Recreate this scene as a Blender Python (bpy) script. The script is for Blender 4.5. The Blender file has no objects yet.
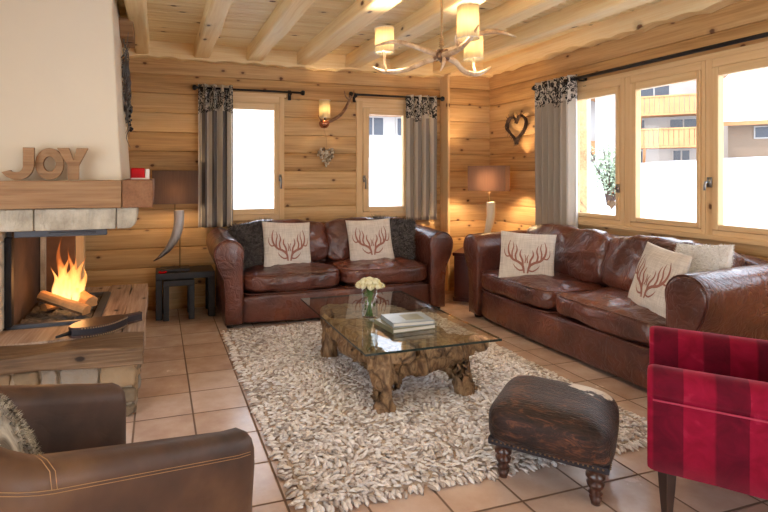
import bpy, bmesh, math, random
from mathutils import Vector, Matrix, noise, Euler
PI = math.pi
C = bpy.context.scene.collection
SC = bpy.context.scene
rnd = random.Random(7)
R = math.radians

# ------------------------------------------------------------------ node helpers
class NT:
    def __init__(s, name):
        s.m = bpy.data.materials.new(name); s.m.use_nodes = True
        s.t = s.m.node_tree; s.n = s.t.nodes; s.l = s.t.links
        s.n.clear(); s.out = s.n.new('ShaderNodeOutputMaterial')
    def new(s, ty, **kw):
        nd = s.n.new(ty)
        for k, v in kw.items():
            if k.startswith('_'): setattr(nd, k[1:], v)
        return nd
    def put(s, sock, v):
        if v is None: return
        if isinstance(v, bpy.types.NodeSocket): s.l.new(v, sock)
        else:
            if sock.type == 'RGBA' and len(v) == 3: v = (*v, 1)
            sock.default_value = v
    def coord(s, which='Object'): return s.new('ShaderNodeTexCoord').outputs[which]
    def mapping(s, vec, scale=(1,1,1), loc=(0,0,0), rot=(0,0,0)):
        m = s.new('ShaderNodeMapping'); s.l.new(vec, m.inputs['Vector'])
        m.inputs['Scale'].default_value = scale; m.inputs['Location'].default_value = loc
        m.inputs['Rotation'].default_value = rot
        return m.outputs[0]
    def noise(s, vec, scale=5, detail=3, rough=.5, dist=0):
        n = s.new('ShaderNodeTexNoise'); s.l.new(vec, n.inputs['Vector'])
        n.inputs['Scale'].default_value = scale; n.inputs['Detail'].default_value = detail
        n.inputs['Roughness'].default_value = rough; n.inputs['Distortion'].default_value = dist
        return n.outputs['Fac']
    def voronoi(s, vec, scale=5, rand=1, feature='F1'):
        n = s.new('ShaderNodeTexVoronoi'); n.feature = feature; s.l.new(vec, n.inputs['Vector'])
        n.inputs['Scale'].default_value = scale; n.inputs['Randomness'].default_value = rand
        return n
    def ramp(s, fac, stops, interp='LINEAR'):
        r = s.new('ShaderNodeValToRGB'); r.color_ramp.interpolation = interp
        s.put(r.inputs[0], fac)
        e = r.color_ramp.elements
        while len(e) < len(stops): e.new(.5)
        for el, (p, c) in zip(e, stops):
            el.position = p; el.color = (*c, 1) if len(c) == 3 else c
        return r.outputs[0]
    def math(s, op, a, b=None, c=None, clamp=False):
        m = s.new('ShaderNodeMath'); m.operation = op; m.use_clamp = clamp
        s.put(m.inputs[0], a); s.put(m.inputs[1], b); s.put(m.inputs[2], c)
        return m.outputs[0]
    def mix(s, fac, a, b, blend='MIX'):
        m = s.new('ShaderNodeMix'); m.data_type = 'RGBA'; m.blend_type = blend
        s.put(m.inputs[0], fac); s.put(m.inputs[6], a); s.put(m.inputs[7], b)
        return m.outputs[2]
    def sep(s, vec):
        n = s.new('ShaderNodeSeparateXYZ'); s.l.new(vec, n.inputs[0]); return n.outputs
    def comb(s, x=0, y=0, z=0):
        n = s.new('ShaderNodeCombineXYZ'); s.put(n.inputs[0], x); s.put(n.inputs[1], y); s.put(n.inputs[2], z); return n.outputs[0]
    def white(s, vec):
        n = s.new('ShaderNodeTexWhiteNoise'); s.l.new(vec, n.inputs['Vector']); return n.outputs['Value']
    def bump(s, h, strength=.3, dist=.01, normal=None):
        b = s.new('ShaderNodeBump'); s.put(b.inputs['Height'], h)
        b.inputs['Strength'].default_value = strength; b.inputs['Distance'].default_value = dist
        if normal: s.l.new(normal, b.inputs['Normal'])
        return b.outputs[0]
    def island(s): return s.new('ShaderNodeNewGeometry').outputs['Random Per Island']
    def bsdf(s, color, rough=.5, metal=0, normal=None, spec=None, coat=None, coat_rough=.2, trans=None, sheen=None, sheen_tint=None, emis=None, estr=0, ior=None):
        b = s.new('ShaderNodeBsdfPrincipled')
        s.put(b.inputs['Base Color'], color); s.put(b.inputs['Roughness'], rough); s.put(b.inputs['Metallic'], metal)
        if normal: s.l.new(normal, b.inputs['Normal'])
        if spec is not None: s.put(b.inputs['Specular IOR Level'], spec)
        if coat is not None: s.put(b.inputs['Coat Weight'], coat); s.put(b.inputs['Coat Roughness'], coat_rough)
        if trans is not None: s.put(b.inputs['Transmission Weight'], trans)
        if sheen is not None: s.put(b.inputs['Sheen Weight'], sheen)
        if sheen_tint is not None: s.put(b.inputs['Sheen Tint'], sheen_tint)
        if emis is not None: s.put(b.inputs['Emission Color'], emis); s.put(b.inputs['Emission Strength'], estr)
        if ior is not None: s.put(b.inputs['IOR'], ior)
        return b.outputs[0]
    def done(s, sh): s.l.new(sh, s.out.inputs[0]); return s.m

def srgb(r, g, b):
    f = lambda c: (c/255/12.92) if c/255 <= .04045 else ((c/255+.055)/1.055)**2.4
    return (f(r), f(g), f(b))

def pine(name, axis, light, mid, dark, knot=srgb(95,55,28), course=None, knots=True, rough=.55, kscale=3.2, boards=None, kr=.06, bs=.12):
    """axis: 0,1,2 grain direction. course=(height, phase, axis) tints boards one by one."""
    t = NT(name); co = t.coord()
    sc = [9, 9, 9]; sc[axis] = .7
    vec = co
    if course:
        h, ph, ax = course
        cell = t.math('FLOOR', t.math('DIVIDE', t.math('SUBTRACT', t.sep(co)[ax], ph), h))
        w = t.white(t.comb(cell, 3.7, 1.3))
        off = t.comb(t.math('MULTIPLY', w, 37.0), t.math('MULTIPLY', w, 19.0), t.math('MULTIPLY', w, 11.0))
        a = t.new('ShaderNodeVectorMath'); a.operation = 'ADD'; t.l.new(co, a.inputs[0]); t.l.new(off, a.inputs[1]); vec = a.outputs[0]
    else: w = .5
    g = t.noise(t.mapping(vec, sc), 1.6, 4, .6, .6)
    sc2 = [60, 60, 60]; sc2[axis] = 1.5
    g2 = t.noise(t.mapping(vec, sc2), 1.2, 2, .5, .2)
    big = t.noise(vec, 1.1, 2)
    f = t.math('ADD', t.math('MULTIPLY', g, .6), t.math('MULTIPLY', g2, .4))
    f = t.math('ADD', f, t.math('MULTIPLY', t.math('SUBTRACT', w, .5), .2)) if course else f
    col = t.ramp(f, [(.28, dark), (.48, mid), (.72, light)])
    col = t.mix(t.math('MULTIPLY', big, .35), col, mid)
    if knots:
        S = t.sep(vec); oth = [q for q in range(3) if q != axis]
        v2 = t.comb(t.math('MULTIPLY', S[axis], kscale*.9), t.math('MULTIPLY', t.math('ADD', S[oth[0]], S[oth[1]]), kscale*1.5), 0)
        v = t.voronoi(v2, 1.0); v.voronoi_dimensions = '2D'
        r2 = t.math('ADD', v.outputs['Distance'], t.math('MULTIPLY', t.math('SUBTRACT', t.noise(vec, 30, 2), .5), .05))
        sel = t.math('GREATER_THAN', t.sep(v.outputs['Color'])[0], .35)
        k = t.ramp(r2, [(0, (1,1,1)), (kr*.65, (.9,.9,.9)), (kr, (.25,.25,.25)), (kr*2.2, (0,0,0))])
        col = t.mix(t.math('MULTIPLY', k, sel), col, knot)
    nb = t.bump(t.math('ADD', g2, g), bs, .004 if bs < .2 else .012)
    return t.done(t.bsdf(col, rough, normal=nb, spec=.35))

def plain(name, col, rough=.5, metal=0, bump=None, coat=None, spec=None, var=0.0, vscale=8, **kw):
    t = NT(name); c = col; nb = None
    co = t.coord()
    if var:
        n = t.noise(co, vscale, 4)
        c = t.ramp(n, [(.3, tuple(x*(1-var) for x in col)), (.7, tuple(min(1, x*(1+var)) for x in col))])
    if bump:
        nb = t.bump(t.noise(co, bump[0], 4), bump[1], bump[2] if len(bump) > 2 else .005)
    return t.done(t.bsdf(c, rough, metal, nb, spec, coat, **kw))

M = {}
COURSE = .187; PH = .969 - .187*6
WL, WM, WD = srgb(226,191,140), srgb(198,157,104), srgb(154,113,67)
M['wall_x'] = pine('pine_wall_x', 0, WL, WM, WD, course=(COURSE, PH, 2))
M['wall_y'] = pine('pine_wall_y', 1, WL, WM, WD, course=(COURSE, PH, 2))
M['ceil'] = pine('pine_ceiling', 0, srgb(250,236,198), srgb(240,217,168), srgb(220,190,136), course=(.072, 0, 1), kscale=2.4)
M['beam'] = pine('pine_beam', 1, srgb(252,234,190), srgb(243,214,160), srgb(222,186,128), kscale=1.6, kr=.04)
M['beam_x'] = pine('pine_beam_x', 0, srgb(246,222,182), srgb(232,198,150), srgb(208,168,116), kscale=1.8, kr=.045)
M['plate_x'] = pine('pine_plate_x', 0, srgb(252,234,190), srgb(243,214,160), srgb(222,186,128), kscale=1.8, kr=.045)
M['frame'] = pine('pine_frame', 2, srgb(238,208,160), srgb(226,190,140), srgb(205,165,115), kscale=1.4, kr=.03)
M['frame_h'] = pine('pine_frame_h', 1, srgb(238,208,160), srgb(226,190,140), srgb(205,165,115), kscale=1.4, kr=.03)
M['mantel'] = pine('aged_larch', 0, srgb(188,152,112), srgb(156,118,82), srgb(104,72,48), knot=srgb(60,38,24), kscale=2.0, rough=.65, bs=.35)
M['mantel_y'] = pine('aged_larch_y', 1, srgb(160,116,82), srgb(140,96,64), srgb(112,74,48), knot=srgb(60,38,24), kscale=2.0, rough=.65, bs=.35)
M['hearth_x'] = pine('weathered_oak_x', 0, srgb(158,132,104), srgb(112,86,62), srgb(44,31,22), knot=srgb(40,25,16), kscale=2.4, rough=.6, bs=.7)
M['hearth_y'] = pine('weathered_oak_y', 1, srgb(206,186,168), srgb(166,140,120), srgb(78,56,42), knot=srgb(40,25,16), kscale=2.6, rough=.6, bs=.7)

def mat_root():
    t = NT('teak_root'); co = t.coord()
    g = t.noise(t.mapping(co, (14, 14, 5)), 1.5, 5, .6, 1.5)
    v = t.voronoi(t.mapping(co, (1,1,.6)), 9)
    ring = t.noise(t.comb(t.math('MULTIPLY', v.outputs['Distance'], 6), 0, 0), 4, 3)
    f = t.math('ADD', t.math('MULTIPLY', g, .65), t.math('MULTIPLY', ring, .35))
    col = t.ramp(f, [(.3, srgb(52,36,24)), (.43, srgb(112,84,58)), (.58, srgb(158,128,94)), (.75, srgb(192,166,130))])
    crack = t.ramp(t.voronoi(t.mapping(co, (1,1,.5)), 7, feature='DISTANCE_TO_EDGE').outputs['Distance'], [(0, (0,0,0)), (.05, (1,1,1))])
    crack = t.math('ADD', crack, t.math('MULTIPLY', t.math('GREATER_THAN', t.noise(co, 5, 2), .56), 1.0), clamp=True)
    col = t.mix(t.math('MULTIPLY', t.math('SUBTRACT', 1.0, crack), .8), col, srgb(60,40,26))
    return t.done(t.bsdf(col, .55, normal=t.bump(t.math('ADD', g, t.math('MULTIPLY', crack, .6)), .6, .012), spec=.3))
M['root'] = mat_root()

def mat_leather(name, base, hi, lo, rough=.32, coat=.35, bscale=7, bstr=.6):
    t = NT(name); co = t.coord()
    n1 = t.noise(co, 3.0, 4, .55)
    col = t.ramp(n1, [(.3, lo), (.5, base), (.72, hi)])
    wr = t.noise(t.mapping(co, (1, 1, 1)), bscale, 3, .5, 1.2)
    ridg = t.math('ABSOLUTE', t.math('SUBTRACT', wr, .5))
    fine = t.voronoi(co, 260).outputs['Distance']
    b1 = t.bump(t.math('POWER', ridg, .6), bstr, .02)
    b2 = t.bump(fine, .10, .0015, b1)
    rg = t.ramp(n1, [(.3, (rough*1.25,)*3), (.7, (rough*.85,)*3)])
    return t.done(t.bsdf(col, rg, normal=b2, spec=.5, coat=coat, coat_rough=.22))
M['leather'] = mat_leather('brown_leather', srgb(98,52,40), srgb(126,74,56), srgb(64,33,27), .30, .5, 10)
M['leather_far'] = M['leather']
M['tub'] = mat_leather('tub_leather', srgb(84,58,43), srgb(118,86,60), srgb(56,39,31), .5, .06, 4, .12)

def mat_floor():
    t = NT('terracotta_tiles'); co = t.coord(); s = t.sep(co)
    tx = t.math('DIVIDE', t.math('SUBTRACT', s[0], .482), .3002); ty = t.math('DIVIDE', t.math('SUBTRACT', s[1], 2.632), .2975)
    fx, fy = t.math('FRACT', tx), t.math('FRACT', ty)
    ex = t.math('MINIMUM', fx, t.math('SUBTRACT', 1.0, fx)); ey = t.math('MINIMUM', fy, t.math('SUBTRACT', 1.0, fy))
    e = t.math('MINIMUM', ex, ey)
    tile = t.ramp(e, [(.012, (0,0,0)), (.024, (1,1,1))])
    w = t.white(t.comb(t.math('FLOOR', tx), t.math('FLOOR', ty), 0))
    n = t.noise(co, 6, 5, .6)
    f = t.math('ADD', t.math('MULTIPLY', n, .75), t.math('MULTIPLY', w, .25))
    col = t.ramp(f, [(.2, srgb(182,150,132)), (.5, srgb(206,180,164)), (.8, srgb(226,208,196))])
    col = t.mix(tile, srgb(120,94,76), col)
    rg = t.mix(tile, (.8,.8,.8), t.ramp(n, [(.3, (.17,)*3), (.7, (.28,)*3)]))
    return t.done(t.bsdf(col, rg, normal=t.bump(t.math('ADD', tile, t.math('MULTIPLY', n, .15)), .35, .004), spec=.5))
M['floor'] = mat_floor()

def mat_island(name, stops, rough=.9, bump=None, sheen=None):
    t = NT(name); i = t.island()
    n = t.noise(t.coord(), 2.0, 3)
    f = t.math('ADD', t.math('MULTIPLY', i, .75), t.math('MULTIPLY', n, .25))
    return t.done(t.bsdf(t.ramp(f, stops), rough, spec=.2, sheen=sheen))
M['rug'] = mat_island('felt_tufts', [(.1, srgb(172,158,148)), (.35, srgb(224,214,208)), (.8, srgb(250,246,244))])
M['rug_back'] = plain('rug_backing', srgb(190,172,155), .95)
M['fur_dark'] = mat_island('dark_fur', [(.15, srgb(34,29,29)), (.5, srgb(74,66,64)), (.85, srgb(156,146,142))], .7, sheen=.3)
M['fur_light'] = mat_island('light_fur', [(.1, srgb(190,184,178)), (.4, srgb(232,228,222)), (.85, srgb(250,248,246))], .8)
def mat_fur_grey():
    t = NT('grey_streaked_fur'); n = t.noise(t.mapping(t.coord(), (6, 14, 6)), 1.2, 4, .6, 1.5)
    f = t.math('ADD', t.math('MULTIPLY', t.island(), .3), t.math('MULTIPLY', n, .8))
    return t.done(t.bsdf(t.ramp(f, [(.36, srgb(70,64,58)), (.46, srgb(158,148,134)), (.6, srgb(216,208,192))]), .85))
M['fur_grey'] = mat_fur_grey()

def mat_linen():
    t = NT('linen'); co = t.coord()
    a = t.noise(t.mapping(co, (220, 12, 12)), 1, 2); b = t.noise(t.mapping(co, (12, 12, 220)), 1, 2)
    f = t.math('MULTIPLY', t.math('ADD', a, b), .5)
    col = t.ramp(f, [(.35, srgb(200,190,180)), (.65, srgb(230,222,212))])
    return t.done(t.bsdf(col, .9, normal=t.bump(f, .2, .002), spec=.2))
M['linen'] = mat_linen()
M['print'] = plain('antler_print', srgb(158,106,92), .9)
M['plaster'] = plain('cream_plaster', srgb(226,212,188), .85, bump=(14, .08, .01), var=.02, vscale=1.5)

def mat_stone(name, c1, c2, c3, chisel=True):
    t = NT(name); co = t.coord()
    n = t.noise(co, 7, 6, .65); 
    col = t.ramp(n, [(.3, c1), (.5, c2), (.7, c3)])
    w = t.noise(t.mapping(co, (26, 26, 8), rot=(0, R(38), 0)), 1, 3, .5, .4)
    h = t.math('ADD', t.math('MULTIPLY', n, .7), t.math('MULTIPLY', w, 1.0 if chisel else .1))
    return t.done(t.bsdf(col, .85, normal=t.bump(h, .9, .02), spec=.2))
M['limestone'] = mat_stone('limestone', srgb(168,156,138), srgb(198,188,168), srgb(222,213,195))
M['mortar'] = plain('mortar', srgb(176,160,138), .95, bump=(40, .4, .01))
def mat_field():
    t = NT('field_stone'); co = t.coord(); i = t.island(); n = t.noise(co, 9, 6, .65)
    f = t.math('ADD', t.math('MULTIPLY', i, .6), t.math('MULTIPLY', n, .4))
    col = t.ramp(f, [(.2, srgb(104,90,74)), (.4, srgb(144,124,98)), (.55, srgb(166,140,108)), (.8, srgb(152,144,132))])
    return t.done(t.bsdf(col, .85, normal=t.bump(n, .8, .02), spec=.2))
M['field'] = mat_field()
M['soot'] = plain('firebrick_sooty', srgb(74,56,46), .9, var=.5, vscale=4, bump=(12, .3))
M['brick'] = plain('firebrick', srgb(128,92,66), .9, var=.25, vscale=5, bump=(12, .3))
M['iron'] = plain('black_iron', srgb(42,40,42), .5, .6, bump=(30, .15, .003))
M['steel'] = plain('grey_steel', srgb(92,94,100), .5, .7, bump=(40, .1, .002))
M['chrome'] = plain('brushed_nickel', srgb(150,148,145), .3, .9)
M['copper'] = plain('copper', srgb(186,120,88), .25, .9)
M['brass'] = plain('dull_brass', srgb(160,130,86), .35, .8)
M['black'] = plain('black_lacquer_wood', srgb(26,24,26), .45, var=.5, vscale=14, bump=(22, .25, .004))
M['darkwood'] = plain('mahogany', srgb(84,34,26), .35, var=.25, vscale=6)
M['turned'] = plain('turned_walnut', srgb(66,36,26), .3, var=.3, vscale=12, coat=.4)
M['redleg'] = plain('ebonised_leg', srgb(58,42,36), .4)
M['rubber'] = plain('sofa_feet', srgb(30,22,18), .6)
M['ash'] = plain('wood_ash', srgb(96,92,90), .95, var=.5, vscale=30, bump=(60, .8, .01))
M['twig'] = plain('dark_twigs', srgb(66,46,36), .8, var=.3, vscale=30)
M['silver_twig'] = plain('grey_silver_twigs', srgb(104,100,96), .5, .4, var=.4, vscale=30)
M['bark'] = plain('log_bark', srgb(120,84,56), .9, var=.4, vscale=20, bump=(40, .8, .01))
M['cutwood'] = plain('split_log', srgb(200,148,96), .8, var=.2, vscale=18, bump=(30, .4, .006))
M['red_glass'] = plain('red_glass', srgb(196,0,12), .4, spec=.15)
M['white_rim'] = plain('white_candle_holder', srgb(238,232,226), .3)
M['stitch'] = plain('tan_thread', srgb(182,142,98), .8)
M['rope'] = plain('jute_rope', srgb(176,142,100), .9, bump=(150, .6, .003))
M['pages'] = plain('book_pages', srgb(232,226,212), .8)
M['cover_w'] = plain('pale_book_cover', srgb(150,160,164), .3, var=.18, vscale=9, coat=.3)
M['cover_g'] = plain('olive_book_cover', srgb(128,126,98), .35, var=.2, vscale=9, coat=.3)
M['cover_d'] = plain('dark_spine', srgb(74,70,60), .4)
M['petal'] = plain('cream_rose', srgb(244,238,204), .6, var=.05, vscale=30)
M['stem'] = plain('green_stems', srgb(96,128,66), .6, var=.3, vscale=20)
M['bellows_w'] = plain('bellows_wood', srgb(62,38,32), .45, var=.35, vscale=14, coat=.2)
M['bellows_l'] = plain('bellows_leather', srgb(38,32,38), .5)
M['stud'] = plain('brass_studs', srgb(150,124,92), .3, .8)
M['white_heart'] = plain('painted_wood_heart', srgb(214,192,166), .7, var=.1)
M['pebble'] = mat_island('driftwood_pieces', [(.2, srgb(120,100,78)), (.5, srgb(180,164,138)), (.8, srgb(214,202,180))], .8)

def mat_antler(name, a, b, c):
    t = NT(name); n = t.noise(t.mapping(t.coord(), (8, 8, 8)), 2.2, 4, .6)
    return t.done(t.bsdf(t.ramp(n, [(.32, a), (.5, b), (.68, c)]), .45, normal=t.bump(t.noise(t.coord(), 60, 3), .25, .004)))
M['antler'] = mat_antler('pale_antler', srgb(168,132,96), srgb(206,174,138), srgb(228,206,176))
M['antler_d'] = mat_antler('brown_antler', srgb(92,62,42), srgb(128,90,62), srgb(170,134,98))
def mat_horn(name, dark, pale, z0, z1):
    t = NT(name); z = t.sep(t.coord())[2]
    n = t.noise(t.mapping(t.coord(), (40, 40, 5)), 1, 4, .6)
    f = t.math('ADD', t.math('DIVIDE', t.math('SUBTRACT', z, z0), z1-z0), t.math('MULTIPLY', t.math('SUBTRACT', n, .5), .7))
    return t.done(t.bsdf(t.ramp(f, [(.1, dark), (.45, tuple((a+b)/2 for a, b in zip(dark, pale))), (.8, pale)]), .3, coat=.3))
M['horn_grey'] = mat_horn('grey_horn', srgb(56,48,46), srgb(196,192,190), .08, .50)
M['horn_pale'] = mat_horn('cream_horn', srgb(130,104,72), srgb(226,212,184), .05, .22)

def mat_hide():
    t = NT('brindle_cowhide'); co = t.coord()
    n = t.noise(t.mapping(co, (8, 24, 22)), 1.2, 5, .7, 1.8)
    n2 = t.noise(co, 5, 3)
    f = t.math('ADD', t.math('MULTIPLY', n, .7), t.math('MULTIPLY', n2, .3))
    col = t.ramp(f, [(.38, srgb(22,15,14)), (.52, srgb(52,31,24)), (.62, srgb(104,62,40)), (.76, srgb(160,110,74))])
    s = t.sep(co)
    d = t.math('ADD', t.math('POWER', t.math('DIVIDE', t.math('SUBTRACT', s[0], .13), .11), 2.0), t.math('POWER', t.math('DIVIDE', t.math('SUBTRACT', s[1], .17), .10), 2.0))
    d = t.math('ADD', d, t.math('MULTIPLY', t.math('SUBTRACT', t.noise(co, 22, 4), .5), 3.2))
    patch = t.ramp(d, [(.7, (1,1,1)), (1.0, (0,0,0))])
    col = t.mix(patch, col, srgb(225,216,206))
    fine = t.noise(t.mapping(co, (30, 160, 160)), 1, 2)
    return t.done(t.bsdf(col, .5, normal=t.bump(fine, .9, .005), spec=.3, sheen=.1))
M['hide'] = mat_hide()

def mat_red():
    t = NT('red_striped_velvet'); co = t.coord(); s = t.sep(co)
    fr = t.math('FRACT', t.math('DIVIDE', t.math('ADD', s[0], -.275+1.9), .19))
    st = t.ramp(fr, [(.48, (0,0,0)), (.52, (1,1,1))])
    n = t.noise(co, 11, 5, .6, 1.0)
    dk = t.ramp(n, [(.35, srgb(84,5,28)), (.7, srgb(112,9,38))])
    br = t.ramp(n, [(.35, srgb(126,7,38)), (.6, srgb(146,14,50)), (.75, srgb(172,44,76))])
    col = t.mix(st, dk, br)
    return t.done(t.bsdf(col, .8, normal=t.bump(n, .2, .004), spec=.15, sheen=.35, sheen_tint=srgb(255,120,140)))
M['red'] = mat_red()
M['red_pipe'] = plain('rose_piping', srgb(186,58,88), .7)

def mat_shade(name, col, tr=.5, weave=True):
    t = NT(name); co = t.coord()
    n = t.noise(t.mapping(co, (120, 120, 6)), 1, 2)
    c = t.ramp(n, [(.3, tuple(x*.85 for x in col)), (.7, col)])
    d = t.new('ShaderNodeBsdfDiffuse'); t.put(d.inputs[0], c)
    tl = t.new('ShaderNodeBsdfTranslucent'); t.put(tl.inputs[0], c)
    m = t.new('ShaderNodeMixShader'); m.inputs[0].default_value = tr
    t.l.new(d.outputs[0], m.inputs[1]); t.l.new(tl.outputs[0], m.inputs[2])
    return t.done(m.outputs[0])
M['shade_cream'] = mat_shade('cream_lamp_shade', srgb(252,240,208), .65)
M['shade_taupe'] = mat_shade('taupe_lamp_shade', srgb(136,116,104), .5)
def emit(name, col, st):
    t = NT(name); e = t.new('ShaderNodeEmission'); t.put(e.inputs[0], col); e.inputs[1].default_value = st
    return t.done(e.outputs[0])
M['bulb'] = emit('lit_bulb', (1, .72, .38), 12)
M['ember'] = emit('embers', (1, .25, .04), 4)

def mat_flame():
    t = NT('flame'); co = t.coord('Object'); z = t.sep(co)[2]
    n = t.noise(t.mapping(co, (7, 7, 3)), 2.2, 3, .6, .8)
    f = t.math('ADD', t.math('DIVIDE', z, .34), t.math('MULTIPLY', t.math('SUBTRACT', n, .5), .9))
    col = t.ramp(f, [(0, (1, .55, .2)), (.35, (1, .38, .09)), (.8, (1, .2, .03))])
    e = t.new('ShaderNodeEmission'); t.put(e.inputs[0], col); e.inputs[1].default_value = 1.35
    tr = t.new('ShaderNodeBsdfTransparent')
    lw = t.new('ShaderNodeLayerWeight'); lw.inputs[0].default_value = .35
    al = t.math('MULTIPLY', t.math('SUBTRACT', 1.0, lw.outputs['Facing']), t.ramp(t.math('ADD', f, t.math('MULTIPLY', n, .25)), [(.2, (.85,)*3), (.9, (.1,)*3)]), clamp=True)
    m = t.new('ShaderNodeMixShader'); t.l.new(al, m.inputs[0]); t.l.new(tr.outputs[0], m.inputs[1]); t.l.new(e.outputs[0], m.inputs[2])
    return t.done(m.outputs[0])
M['flame'] = mat_flame()

def mat_glass(name, tint=(1,1,1), refl=1.0, edge=None):
    t = NT(name); tr = t.new('ShaderNodeBsdfTransparent'); t.put(tr.inputs[0], tint)
    g = t.new('ShaderNodeBsdfGlossy'); g.inputs['Roughness'].default_value = .01
    fr = t.new('ShaderNodeFresnel'); fr.inputs[0].default_value = 1.5
    bf = t.math('SUBTRACT', 1.0, t.new('ShaderNodeNewGeometry').outputs['Backfacing'])
    m = t.new('ShaderNodeMixShader'); t.l.new(t.math('MULTIPLY', t.math('MULTIPLY', fr.outputs[0], refl, clamp=True), bf), m.inputs[0])
    t.l.new(tr.outputs[0], m.inputs[1]); t.l.new(g.outputs[0], m.inputs[2])
    return t.done(m.outputs[0])
M['glass'] = mat_glass('window_glass', (1,1,1), .8)
M['tglass'] = mat_glass('table_glass', (.93,.97,.95), 1.3)
M['glass_edge'] = plain('green_glass_edge', srgb(48,58,54), .15)
M['vglass'] = mat_glass('vase_glass', (.95,.98,.98), 1.6)

def mat_curtain(name, z_band, axis, base, light, period):
    t = NT(name); co = t.coord(); s = t.sep(co)
    w = t.math('ABSOLUTE', t.math('SUBTRACT', t.math('FRACT', t.math('DIVIDE', s[axis], period)), .5))
    weave = t.noise(t.mapping(co, (150, 150, 150)), 1, 2)
    body = t.ramp(t.noise(t.mapping(co, (30, 30, 1.5)), 1, 2), [(.35, base), (.65, light)])
    sw = t.noise(t.mapping(co, (1, 1, .7)), 17, 3, .6, 2.0)
    sw = t.ramp(t.math('ABSOLUTE', t.math('SUBTRACT', sw, .5)), [(.055, (1,1,1)), (.075, (0,0,0))])
    band = t.math('GREATER_THAN', t.math('ADD', s[2], t.math('MULTIPLY', t.math('SUBTRACT', t.noise(co, 12, 2), .5), .3)), z_band)
    col = t.mix(t.math('MULTIPLY', band, sw), body, srgb(52,48,48))
    d = t.bsdf(col, .9, normal=t.bump(weave, .15, .002), spec=.15)
    tl = t.new('ShaderNodeBsdfTranslucent'); t.put(tl.inputs[0], col)
    m = t.new('ShaderNodeMixShader'); m.inputs[0].default_value = .28
    t.l.new(d, m.inputs[1]); t.l.new(tl.outputs[0], m.inputs[2])
    return t.done(m.outputs[0])
M['snow'] = plain('snow', (.88,.9,.93), .8, bump=(1.5, .4, .1))
M['chalet_white'] = plain('white_render', srgb(172,168,164), .9)
M['chalet_wood'] = plain('honey_balcony_boards', srgb(176,124,78), .7, var=.12, vscale=2)
M['chalet_grey'] = plain('grey_boards', srgb(150,146,146), .8)
M['chalet_glass'] = plain('dark_panes', srgb(50,58,72), .2)
M['chalet_beige'] = plain('beige_render', srgb(138,118,100), .9)
M['leaf'] = plain('frosted_needles', srgb(156,166,138), .8, var=.3, vscale=20)

# ------------------------------------------------------------------ geometry helpers
def obj(name, bm, mat, parent=None, smooth=False, loc=None, rot=None, bevel=0, sub=0, recalc=True, angle=None):
    if recalc: bmesh.ops.recalc_face_normals(bm, faces=bm.faces)
    me = bpy.data.meshes.new(name); bm.to_mesh(me); bm.free()
    for m in (mat if isinstance(mat, (list, tuple)) else [mat]): me.materials.append(m)
    if smooth:
        me.polygons.foreach_set('use_smooth', [True]*len(me.polygons))
    o = bpy.data.objects.new(name, me); C.objects.link(o)
    if parent: o.parent = parent
    if loc: o.location = loc
    if rot: o.rotation_euler = rot
    if bevel:
        b = o.modifiers.new('bevel', 'BEVEL'); b.width = bevel; b.segments = 3; b.limit_method = 'ANGLE'; b.angle_limit = R(40)
    if sub:
        s = o.modifiers.new('sub', 'SUBSURF'); s.levels = sub; s.render_levels = sub
    return o
def empty(name, loc=(0,0,0), rz=0, parent=None):
    o = bpy.data.objects.new(name, None); C.objects.link(o); o.location = loc; o.rotation_euler = (0, 0, rz)
    o.empty_display_size = .1
    if parent: o.parent = parent
    return o
def tag(o, label, cat, group=None):
    o['label'] = label; o['category'] = cat
    if group: o['group'] = group
    return o
def struct(o): o['kind'] = 'structure'; return o
def B(): return bmesh.new()
def box(bm, x0, x1, y0, y1, z0, z1, mat=0, mtx=None):
    vs = [bm.verts.new((x, y, z)) for z in (z0, z1) for y in (y0, y1) for x in (x0, x1)]
    fs = [(0,2,3,1),(4,5,7,6),(0,1,5,4),(2,6,7,3),(0,4,6,2),(1,3,7,5)]
    for f in fs:
        fc = bm.faces.new([vs[i] for i in f]); fc.material_index = mat
    if mtx is not None: bmesh.ops.transform(bm, matrix=mtx, verts=vs)
    return vs
def tube(bm, pts, radii, seg=8, mat=0, caps=True, flat=1.0):
    pts = [Vector(p) for p in pts]
    if not isinstance(radii, (list, tuple)): radii = [radii]*len(pts)
    rings = []; prev = None
    for i, p in enumerate(pts):
        d = (pts[min(i+1, len(pts)-1)] - pts[max(i-1, 0)]).normalized()
        if prev is None:
            a = Vector((0,0,1)) if abs(d.z) < .9 else Vector((1,0,0))
            u = d.cross(a).normalized()
        else:
            u = (prev - d*prev.dot(d)).normalized()
        prev = u; v = d.cross(u)
        rings.append([bm.verts.new(p + (u*math.cos(2*PI*k/seg) + v*math.sin(2*PI*k/seg)*flat)*radii[i]) for k in range(seg)])
    for a, b in zip(rings, rings[1:]):
        for k in range(seg):
            bm.faces.new((a[k], a[(k+1)%seg], b[(k+1)%seg], b[k])).material_index = mat
    if caps:
        bm.faces.new(rings[0][::-1]).material_index = mat; bm.faces.new(rings[-1]).material_index = mat
    return rings
def spline(ctrl, n=8):
    """Catmull-Rom through control tuples of any dimension."""
    P = [tuple(p) for p in ctrl]; P = [P[0]] + P + [P[-1]]; out = []
    for i in range(1, len(P)-2):
        for k in range(n):
            t = k/n; a, b, c, d = P[i-1], P[i], P[i+1], P[i+2]
            out.append(tuple(.5*((2*b[j]) + (-a[j]+c[j])*t + (2*a[j]-5*b[j]+4*c[j]-d[j])*t*t + (-a[j]+3*b[j]-3*c[j]+d[j])*t**3) for j in range(len(b))))
    out.append(P[-2]); return out
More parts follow.
